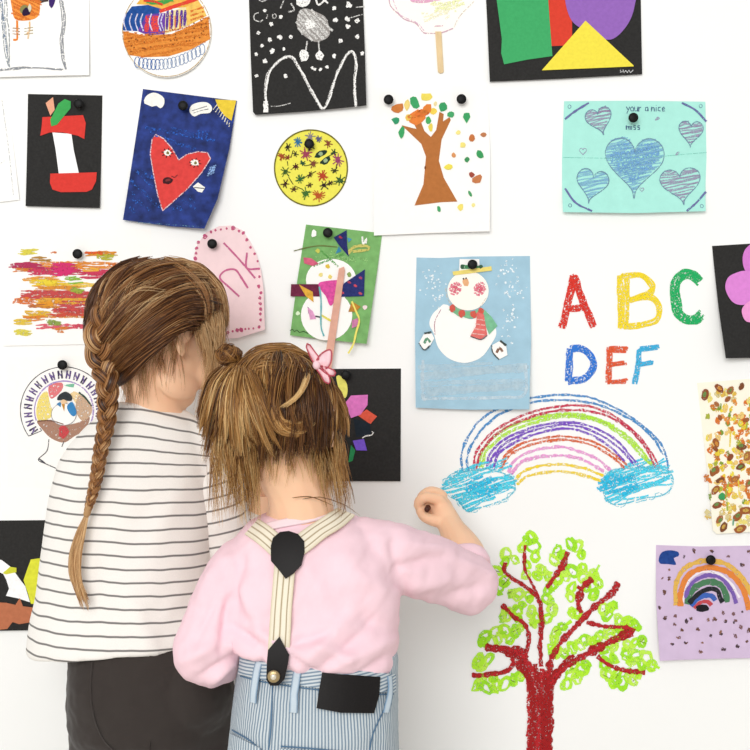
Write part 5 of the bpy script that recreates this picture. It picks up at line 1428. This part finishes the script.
def onj(name, outline, lift, th, attr='v', parent=None):
    o = patch(name, T_js, outline, lift + .0015, th, DEN, parent or jeans, 4)
    off = rootloc(o.parent); vals = []
    for q in o.data.vertices:
        p = q.co + off; vals.append(jstripe(p) if attr == 'v' else p.z - .12 * p.x + 5)
    a = o.data.attributes.new('stripe', 'FLOAT', 'POINT'); a.data.foreach_set('value', vals); return o
onj('waistband', [(243, 653), (270, 659), (320, 666), (360, 671), (393, 674), (393, 692), (360, 692), (320, 688), (270, 681), (241, 674)], .0005, .0022, 'h')
DTH = plain('denim_thread', '#5a7894', .9, .1); LOOP = attr_ramp('denim_loop', 'across', [(0, '#7c98b2'), (.25, '#c4d2dc'), (.75, '#c4d2dc'), (1, '#7c98b2')], rough=.9)
def loop(p0, p1, w=.0105):
    q3 = []; nn = []
    for i in range(6):
        t = i / 5; a, b = cast(T_j, p0[0] + (p1[0] - p0[0]) * t, p0[1] + (p1[1] - p0[1]) * t, .003 + .0035 * math.sin(PI * t)); q3.append(a); nn.append(b)
    return strap('belt_loop', q3, nn, w, .0018, LOOP, jeans, 5)
loop((261, 661), (255, 702)); loop((299, 667), (294, 712)); loop((387, 676), (384, 712))
for pts in (((273, 684), (272, 720), (268, 760)), ((233, 730), (250, 740), (262, 751)), ((231, 738), (248, 747), (256, 753)), ((281, 746), (310, 748), (340, 751)), ((241, 676), (270, 683), (320, 690), (360, 694), (393, 694)), ((384, 708), (372, 735), (368, 760))):
    seam('seam', T_j, pts, .0016, .0008, DTH, jeans, .001)
pk = onj('pocket', [(232, 733), (262, 748), (266, 790), (228, 786)], .0006, .0014); pk2 = onj('pocket', [(281, 748), (345, 752), (344, 790), (283, 790)], .0006, .0014)
LEA = plain('black_leather', '#120e0e', .55, .25)
patch('leather_label', T_js, [(322, 672.5), (345, 674.5), (377, 676.5), (376, 695), (371, 712.5), (340, 712), (316.5, 707.5), (319, 690)], .0046, .0022, LEA, jeans, 5)

# pink shirt: one garment with both sleeves
PNK = paint('#f6d3dc', .03, 30, .9, .15); PNK.name = 'pink_cotton'
bm = bmesh.new()
add_loft(bm, [rowring(py, l, r, d2, h) for py, l, r, h in ((514, 262, 345, .044), (520, 250, 356, .052), (532, 238, 374, .063), (550, 232, 388, .073), (575, 230, 395, .082), (605, 229, 398, .088))] + [tilt_ring(p0, p1, l, r, h, d2) for p0, p1, l, r, h in ((618, 632, 227, 399, .097), (630, 645, 228, 399, .102), (640, 657, 236, 398, .101), (646, 668, 243, 397.5, .090))], 44, 2.25)
add_limb(bm, [W(345, 541, d2), W(380, 553, .352), W(425, 566, .300), W(468, 584, .245)], [.036, .046, .047, .044])
add_limb(bm, [W(468, 585, .245), W(470, 579, .230), W(468, 574, .218)], [.043, .039, .033])
add_limb(bm, [W(262, 552, d2), W(240, 572, d2 + .004), W(218, 618, .378), W(207, 650, .388)], [.034, .042, .044, .046])
add_limb(bm, [W(207, 650, .388), W(216, 655, .355), W(232, 650, .31)], [.046, .042, .034])
v, f, n = fuse(bm, .0042, 4)
def seg_d(x, y, a, b):
    ax, ay = a; bx, by = b; t = max(0, min(1, ((x - ax) * (bx - ax) + (y - ay) * (by - ay)) / ((bx - ax) ** 2 + (by - ay) ** 2)))
    return math.hypot(x - ax - t * (bx - ax), y - ay - t * (by - ay)), t
FOLDS = [((232, 628), (262, 640), -.006, 5), ((226, 645), (258, 652), .006, 5), ((285, 640), (330, 628), -.005, 5), ((262, 628), (300, 648), .005, 6), ((300, 660), (352, 612), .005, 7), ((320, 664), (372, 622), -.005, 6), ((292, 646), (312, 662), -.006, 4), ((228, 600), (222, 648), -.007, 5),
         ((232, 560), (252, 610), .005, 7), ((244, 556), (238, 600), -.004, 5), ((200, 600), (222, 560), .004, 6), ((196, 640), (215, 600), -.004, 5), ((185, 660), (220, 640), .005, 6), ((200, 676), (235, 655), -.005, 5), ((210, 682), (232, 664), .004, 4),
         ((396, 570), (440, 556), -.005, 6), ((400, 590), (448, 580), .005, 7), ((410, 545), (450, 552), .004, 6), ((392, 545), (404, 590), -.005, 6), ((440, 600), (485, 585), -.004, 6), ((455, 560), (490, 575), .004, 5), ((250, 575), (262, 635), .003, 8), ((345, 560), (392, 600), .004, 10), ((330, 600), (392, 630), -.004, 9), ((300, 560), (330, 600), .003, 9), ((345, 655), (392, 640), .004, 6), ((360, 668), (394, 655), -.004, 5), ((268, 650), (285, 664), .005, 4), ((320, 640), (350, 652), .004, 5)]
def crease2(p):
    dd = min(.42, max(.2, -p.y)); x = 375 + p.x * F / (D - dd); y = 375 + (H - p.z) * F / (D - dd)
    k = .0022 * noise.noise((x * .03, y * .03, 1)) + .0016 * noise.noise((x * .07 + y * .03, y * .05 - x * .03, 9))
    for a, b, h, w in FOLDS:
        s, t = seg_d(x, y, a, b)
        if s < 3 * w: k += 1.45 * h * math.exp(-(s / w) ** 2) * (.4 + .6 * math.sin(PI * (.15 + .7 * t)))
    k += .0012 * noise.noise((x * .12 + y * .08, y * .05, 21)) + .003 * abs(noise.noise((x * .035 - y * .02, y * .03 + x * .02, 30)))
    return k
v = [p + q * crease2(p) for p, q in zip(v, n)]
shirt = mk('pink_shirt', v, f, PNK, P2, True); T_s = bvh(v, f)
# rolled cuff of the drawing arm
ax = (W(450, 526, .135) - W(471, 580, .225)).normalized(); cc = W(466, 563, .200)
na = ax.cross(Vector((0, -1, 0))).normalized(); nb = ax.cross(na)
V, Fc = [], []
prof = [(.030, -.016), (.0365, -.014), (.0385, -.006), (.0375, .004), (.036, .009), (.033, .010), (.0318, .006), (.0308, -.014)]
for r, h in prof:
    for i in range(28):
        t = i / 28 * 2 * PI; w_ = 1 + .05 * noise.noise((math.cos(t) * 2, math.sin(t) * 2, r * 30)); V.append(cc + ax * (h + .003 * math.sin(2 * t)) + (na * math.cos(t) + nb * math.sin(t)) * r * .95 * w_)
for j in range(len(prof)):
    for i in range(28): a_, b_ = j * 28, ((j + 1) % len(prof)) * 28; Fc.append((a_ + i, a_ + (i + 1) % 28, b_ + (i + 1) % 28, b_ + i))
mk('cuff', V, Fc, PNK, shirt, True)
# collar band round the nape
def onS(x, y, l): return cast(T_s, x, y, l)
def bandS(name, pts, w, th, mat, parent, lift=.001, na=7, extra0=(), extra1=()):
    q3 = list(extra0); nn = [Vector((0, -.5, 1)).normalized() for _ in extra0]
    for x, y in pts: a, b = onS(x, y, lift); q3.append(a); nn.append(b)
    q3 += list(extra1); nn += [Vector((0, -.5, 1)).normalized() for _ in extra1]
    return strap(name, q3, nn, w, th, mat, parent, na)
bandS('collar', [(256, 531), (275, 526), (300, 521), (325, 517), (346, 514)], .012, .003, paint('#f7dfe3', .02, 30, .9, .15), shirt, .0005)

# braces
BR_ = attr_ramp('brace_elastic', 'across', [(0, '#e0d4b8'), (.17, '#efe6d2'), (.22, '#98825c'), (.27, '#efe6d2'), (.44, '#efe6d2'), (.5, '#a08a64'), (.56, '#efe6d2'), (.73, '#efe6d2'), (.78, '#98825c'), (.83, '#efe6d2'), (1, '#e0d4b8')], rough=.9, spec=.15)
for e_ in BR_.node_tree.nodes:
    if e_.type == 'VALTORGB': e_.color_ramp.interpolation = 'LINEAR'
br0 = empty('braces', P2.location); br0.parent = P2; br0.location = (0, 0, 0)
bandS('strap', [(286, 560), (284, 585), (282, 610), (280, 635), (277.5, 660)], .0275, .002, BR_, br0, .003, 13)
top_l = W(243, 519, d2 + .01); top_r = W(356, 503, d2 + .005)
bandS('strap', [(286, 556), (275, 545), (264, 536), (254, 529)], .027, .002, BR_, br0, .004, 13)
bandS('strap', [(286, 556), (302, 545), (318, 534), (333, 524), (345, 516)], .027, .002, BR_, br0, .005, 13)
patch('leather_yoke', T_s, [(271, 546), (273, 538), (280, 532), (289, 531), (298, 534), (304, 541), (304.5, 552), (301, 565), (293, 573), (285, 578), (278, 569), (271, 561)], .0075, .0028, LEA, br0, 4, flat=.6)
lt = patch('leather_tab', T_s, [(279, 637), (289, 655), (287, 668), (284, 680), (278, 686), (270, 686), (266, 680), (267, 660), (268, 650)], .0030, .0028, LEA, br0, 4, flat=1.0, face=(-.05, -1, .12))
T_lt = bvh([q.co + rootloc(lt) for q in lt.data.vertices], [tuple(q.vertices) for q in lt.data.polygons])
b_, n_ = cast(T_lt, 274, 676, .0005)
bm = bmesh.new(); add_ball(bm, b_ + n_ * .002, (.0080, .0030, .0080)); 
v = [x.co.copy() for x in bm.verts]; bm.verts.index_update(); f = [tuple(x.index for x in q.verts) for q in bm.faces]; bm.free()
bt = mk('button', v, f, plain('brass', '#b09a70', .35, .6, metal=.7), br0, True)
bm = bmesh.new(); add_ball(bm, b_ + n_ * .0046, (.0038, .0018, .0038))
v = [x.co.copy() for x in bm.verts]; bm.verts.index_update(); f = [tuple(x.index for x in q.verts) for q in bm.faces]; bm.free()
bt2 = mk('button', v, f, plain('brass_centre', '#e0d8c4', .3, .6, metal=.5), br0, True)

# hair of the smaller girl
hc2 = W(274, 419, d2 + .008); hr2 = Vector((.077, .093, .080))
def kcap2(m):
    q = M2.transposed() @ (m - c2)
    if m.y > hc2.y + .012 or (q.y > .048 and q.z < .055): return False
    if q.y > -.035 and q.z < .012: return False
    return q.z > -.032
hair2 = shell('hair', P2, hc2, hr2 - Vector((.004, .004, .004)), kcap2, HM2)
E2 = lambda x, y, l=.002: ell(hc2, hr2, x, y, l)
lk = []
# sleek band over the crown, bun to bow
gT = [[E2(240, 367), E2(262, 352), E2(290, 350), E2(318, 364)], [E2(240, 368), E2(262, 355), E2(290, 353), E2(318, 366)], [E2(241, 371), E2(264, 361), E2(291, 359), E2(316, 371)], [E2(244, 375), E2(266, 368), E2(292, 367), E2(314, 376)]]
lk += between(gT + [[E2(246, 378), E2(268, 374), E2(292, 374), E2(312, 380)]], 46, .009, .007, .0006, (.35, .75), 24, .003, .005, hc2)
def fan(rows, n, tones, s0=.0075, s1=.004, lay=.012, nf=26): return between([[E2(*q) if len(q) == 2 else (E2(q[0], q[1], q[2]) if q[2] < .1 else W(*q)) for q in r] for r in rows], int(n * 1.5), s0 * 1.35, s1 * 1.5, .00056, tones, nf, .006, lay, hc2)
# dark underlayer
lk += fan([[(248, 385), (228, 410), (215, 440), (212, 458)], [(262, 378), (250, 410), (240, 445), (238, 468)], [(278, 374), (272, 410), (266, 445), (264, 466)], [(296, 374), (296, 410), (294, 440), (290, 462)], [(312, 380), (316, 410), (316, 440), (312, 460)], [(318, 388), (322, 412), (323, 440), (322, 462)]], 60, (.05, .32), .009, .005, .006)
# left mass, swept down from the bun
lk += fan([[(240, 370), (220, 385), (208, 410), (202, 434)], [(242, 371), (226, 392), (216, 422), (210, 446)], [(244, 372), (234, 396), (227, 428), (223, 454)], [(246, 374), (242, 398), (240, 430), (242, 458)], [(249, 376), (252, 402), (258, 432), (262, 456)], [(252, 378), (264, 402), (276, 428), (292, 446)]], 66, (.3, .78), .008, .0035, .016)
lk += fan([[(242, 374), (232, 396), (226, 422), (224, 446)], [(247, 377), (246, 400), (250, 424), (256, 446)]], 14, (.7, .98), .0045, .002, .020, 16)
# middle
lk += fan([[(286, 362), (276, 384), (272, 410), (282, 442)], [(296, 364), (292, 388), (294, 414), (302, 444)], [(308, 368), (308, 392), (312, 418), (314, 446)]], 34, (.15, .55), .007, .004, .010)
for i in range(16):
    x = R.uniform(-6, 6); y = R.uniform(-6, 8)
    lk.append(([E2(276 + x, 388 + y, .008), E2(272 + x, 408 + y, .010), E2(280 + x, 426 + y, .010), E2(297 + x, 430 + y, .010), E2(310 + x, 420 + y, .009)], .004, .003, .0006, R.uniform(.3, .7), 16))
# right side past the ear
lk += fan([[(316, 374), (322, 396), (324, 424), (320, 452)], [(319, 376), (326, 394), (328, 420), (326, 448)]], 20, (.3, .7), .006, .003, .008)
lk += fan([[(321, 377), (334, 392), (343, 412, .003), (343, 436, .003)], [(322, 378), (337, 394), (345, 414, .004), (345, 440, .004)]], 13, (.35, .75), .003, .002, .004)
for i in range(5): lk.append(([E2(308, 362, .010), E2(304 + i, 380, .018), E2(296 + i, 396, .022), E2(278 + i * 2, 408, .020)], .003, .0018, .0006, R.uniform(.6, .9), 18))
hair_mesh('hair_locks', hair2, lk, HM2)
# longer loose hair on the nape and shoulders
def nb(x, y, l):
    o, d = ray(x, y); c = [q for q in (T_body2.ray_cast(o, d)[0], T_s.ray_cast(o, d)[0]) if q is not None]
    return W(x, y, max((-q.y for q in c), default=d2 + .03) + l)
wl = []
for i in range(150):
    s = R.random()
    if s < .45: x0, x1, y1 = R.uniform(212, 258), 0, R.uniform(470, 530); x1 = x0 + R.uniform(-10, 16)
    elif s < .75: x0, y1 = R.uniform(314, 342), R.uniform(475, 520); x1 = x0 + R.uniform(-4, 16)
    else: x0, y1 = R.uniform(258, 318), R.uniform(462, 492); x1 = x0 + R.uniform(-12, 12)
    y0 = R.uniform(428, 452)
    dd = d2 + .07 if s < .45 else None
    pts = [E2(x0, y0, .004)] + [(W(x0 + (x1 - x0) * t, y0 + (y1 - y0) * t, d2 + .085 - .03 * t) if s < .45 else nb(x0 + (x1 - x0) * t, y0 + (y1 - y0) * t, .010)) for t in (.35, .7, 1)]
    wl.append((pts, .009, .008, .00028, R.uniform(.45, .98), 10 if s < .75 else 5))
for pts in ([(300, 500), (320, 497), (345, 505), (360, 516)], [(345, 470), (352, 490), (355, 505)], [(290, 498), (310, 496), (335, 506)], [(338, 480), (346, 500), (340, 520)]):
    wl.append(([nb(x, y, .008) for x, y in pts], .001, .001, .0004, .4, 3))
for i in range(26):      # ends that flick out on the outer side
    y0 = R.uniform(385, 440); x0 = 273 - 65 * math.sqrt(max(0, 1 - ((y0 - 419) / 68) ** 2))
    wl.append(([E2(x0 + 14, y0 - 16, .008), E2(x0 + 3, y0, .012), W(x0 - 3, y0 + R.uniform(12, 22), d2 + .02), W(x0 - R.uniform(0, 9), y0 + R.uniform(26, 44), d2 + .02)], .004, .004, .00032, R.uniform(.3, .9), 6))
hair_mesh('loose_hair', hair2, wl, HM2)
scalp(c2, M2, s2, hair2, HM2, (.15, .65))
# bun
def bun(c, r, n, tones, nm):
    L_ = []
    for i in range(n):
        ax = Vector((R.gauss(0, 1), R.gauss(0, 1), R.gauss(0, 1))).normalized(); u = ax.orthogonal().normalized(); w_ = ax.cross(u); a0 = R.uniform(0, 2 * PI); k_ = R.uniform(.8, 1.05)
        pts = []
        for j in range(6):
            a = a0 + j / 5 * 2.9; q = u * math.cos(a) + w_ * math.sin(a) + ax * .3; q.normalize(); pts.append(c + Vector((q.x * r[0], q.y * r[1], q.z * r[2])) * k_)
        L_.append((pts, .0032, .0028, .0006, R.uniform(*tones), 14))
    o = hair_mesh(nm, hair2, L_, HM2)
    return o
bun(W(229, 355, d2 + .035), (.0165, .014, .0125), 46, (.15, .6), 'hair_bun'); bun(W(319, 372, d2 + .03), (.012, .012, .012), 30, (.05, .3), 'hair_bun')
def torus(c, ax, r, t, nm, mat, parent):
    u = ax.orthogonal().normalized(); w_ = ax.normalized().cross(u); V, Fc = [], []
    for i in range(24):
        a = i / 24 * 2 * PI; d_ = u * math.cos(a) + w_ * math.sin(a)
        for j in range(8): b = j / 8 * 2 * PI; V.append(c + d_ * (r + t * math.cos(b)) + ax.normalized() * t * math.sin(b))
    for i in range(24):
        for j in range(8): Fc.append((i * 8 + j, i * 8 + (j + 1) % 8, ((i + 1) % 24) * 8 + (j + 1) % 8, ((i + 1) % 24) * 8 + j))
    return mk(nm, V, Fc, mat, parent, True)
torus(W(240, 366, d2 + .032), W(229, 357, d2 + .03) - W(246, 372, d2 + .03), .0085, .0026, 'hair_elastic', plain('elastic_coral', '#d88a7a', .7, .2), hair2)
# bow: two loops, two tails, a knot
BOW = paint('#f6cdd3', .03, 300, .7, .2); EDG = paint('#b8505c', .1, 200); DOT = paint('#fdf4f2', .01)
bow = empty('hair_bow', (0, 0, 0), hair2)
bc = W(316, 364, d2 + .062)
def lobe(pts, depth, nm):
    q = catmull([Vector(p) for p in pts], 1.6, True); cx = sum(p.x for p in q) / len(q); cy = sum(p.y for p in q) / len(q)
    V, Fc = [], []; m = len(q)
    for s in (1, -1):
        for k_ in (1, .75, .45, .15):
            for p in q:
                x, y = cx + (p.x - cx) * k_, cy + (p.y - cy) * k_; bul = depth * (1 - k_ * k_) * s
                V.append(W(x, y, d2 + .062 + bul + .003 * math.sin(x * .5)))
    def add(b0, flip):
        for r_ in range(3):
            for i in range(m):
                a_ = b0 + r_ * m + i; b_ = b0 + r_ * m + (i + 1) % m; fc = (a_, b_, b_ + m, a_ + m); Fc.append(fc if not flip else fc[::-1])
        fc = tuple(b0 + 3 * m + i for i in range(m)); Fc.append(fc if not flip else fc[::-1])
    add(0, False); add(4 * m, True)
    for i in range(m): Fc.append((i, 4 * m + i, 4 * m + (i + 1) % m, (i + 1) % m))
    o = mk(nm, V, Fc, BOW, bow, True)
    # piped edge
    e3 = [W(p.x, p.y, d2 + .0628 + .003 * math.sin(p.x * .5)) for p in q] ; e3.append(e3[0])
    strap('piping', [e + Vector((0, -.0006, 0)) for e in e3[::2]], [Vector((0, -1, 0))] * 2, .0016, .0012, EDG, o, 3)
    return o
lobe([(316, 365), (311, 358), (306, 346), (309, 344), (315, 352), (319, 358)], .004, 'bow_loop')
lobe([(316, 362), (322, 353), (331, 350), (331, 362), (326, 369), (319, 368)], .006, 'bow_loop')
lobe([(315, 366), (320, 366), (328, 374), (330, 383), (325, 382), (320, 374)], .003, 'bow_tail')
lobe([(318, 366), (326, 367), (335, 371), (334, 376), (327, 374)], .003, 'bow_tail')
bm = bmesh.new(); add_ball(bm, W(316.5, 365, d2 + .066), (.005, .005, .006)); v = [x.co.copy() for x in bm.verts]; bm.verts.index_update(); f = [tuple(x.index for x in q.verts) for q in bm.faces]; bm.free()
mk('bow_knot', v, f, BOW, bow, True)

# crayon in the drawing hand, its tip on the wall
t0, t1 = W(427, 509.5, .141), W(433, 500, .0012)
CRM = plain('crayon_wax', '#4a2418', .5, .3); dr = (t1 - t0).normalized(); u = dr.orthogonal().normalized(); w_ = dr.cross(u); ln = (t1 - t0).length
cr = empty('crayon', t0); tag(cr, 'dark brown crayon held in the small hand against the wall', 'crayon')
def rev(prof, nm, mat):
    V, Fc = [], []
    for r, h in prof:
        for i in range(16): V.append(t0 + dr * h + (u * math.cos(i / 16 * 2 * PI) + w_ * math.sin(i / 16 * 2 * PI)) * r)
    for j in range(len(prof) - 1):
        for i in range(16): Fc.append((j * 16 + i, j * 16 + (i + 1) % 16, j * 16 + 16 + (i + 1) % 16, j * 16 + 16 + i))
    Fc.append(tuple(range(15, -1, -1))); Fc.append(tuple((len(prof) - 1) * 16 + i for i in range(16))); mk(nm, V, Fc, mat, cr, True)
rev([(.0036, 0), (.0042, .001), (.0042, .012)], 'wax_end', CRM); rev([(.0045, .010), (.0045, ln - .022)], 'wrapper', plain('crayon_wrapper', '#5c2c20', .8, .2)); rev([(.0042, ln - .024), (.0042, ln - .016), (.0036, ln - .014), (.0012, ln)], 'wax_tip', CRM)

# ------------------------------------------------------------------ camera and light
cam = bpy.data.cameras.new('camera'); co = bpy.data.objects.new('camera', cam); COL.objects.link(co)
co.location = (0, -D, H); co.rotation_euler = (PI / 2, 0, 0)
cam.sensor_width = 36; cam.sensor_fit = 'HORIZONTAL'; cam.lens = 36 * F / 750; cam.clip_start = .05
scn.camera = co
wd = bpy.data.worlds.new('room_light'); scn.world = wd; wd.use_nodes = True
bg = wd.node_tree.nodes['Background']; bg.inputs[0].default_value = (1, 1, .995, 1); bg.inputs[1].default_value = .58


def area(name, loc, tgt, sx, sy, power, col=(1, .996, .985)):
    l = bpy.data.lights.new(name, 'AREA'); l.shape = 'RECTANGLE'; l.size = sx; l.size_y = sy; l.energy = power; l.color = col
    o = bpy.data.objects.new(name, l); COL.objects.link(o); o.location = loc
    o.rotation_euler = (Vector(tgt) - Vector(loc)).to_track_quat('-Z', 'Y').to_euler()
    return o


area('window_daylight', (-1.1, -5.2, 2.5), (0, 0, .62), 3.0, 2.2, 174)
scn.view_settings.view_transform = 'Standard'; scn.view_settings.look = 'None'
scn.view_settings.exposure = 0.0; scn.view_settings.gamma = 1.0; scn.view_settings.use_curve_mapping = False
scn.cycles.use_denoising = True
scn.cycles.transparent_max_bounces = 32
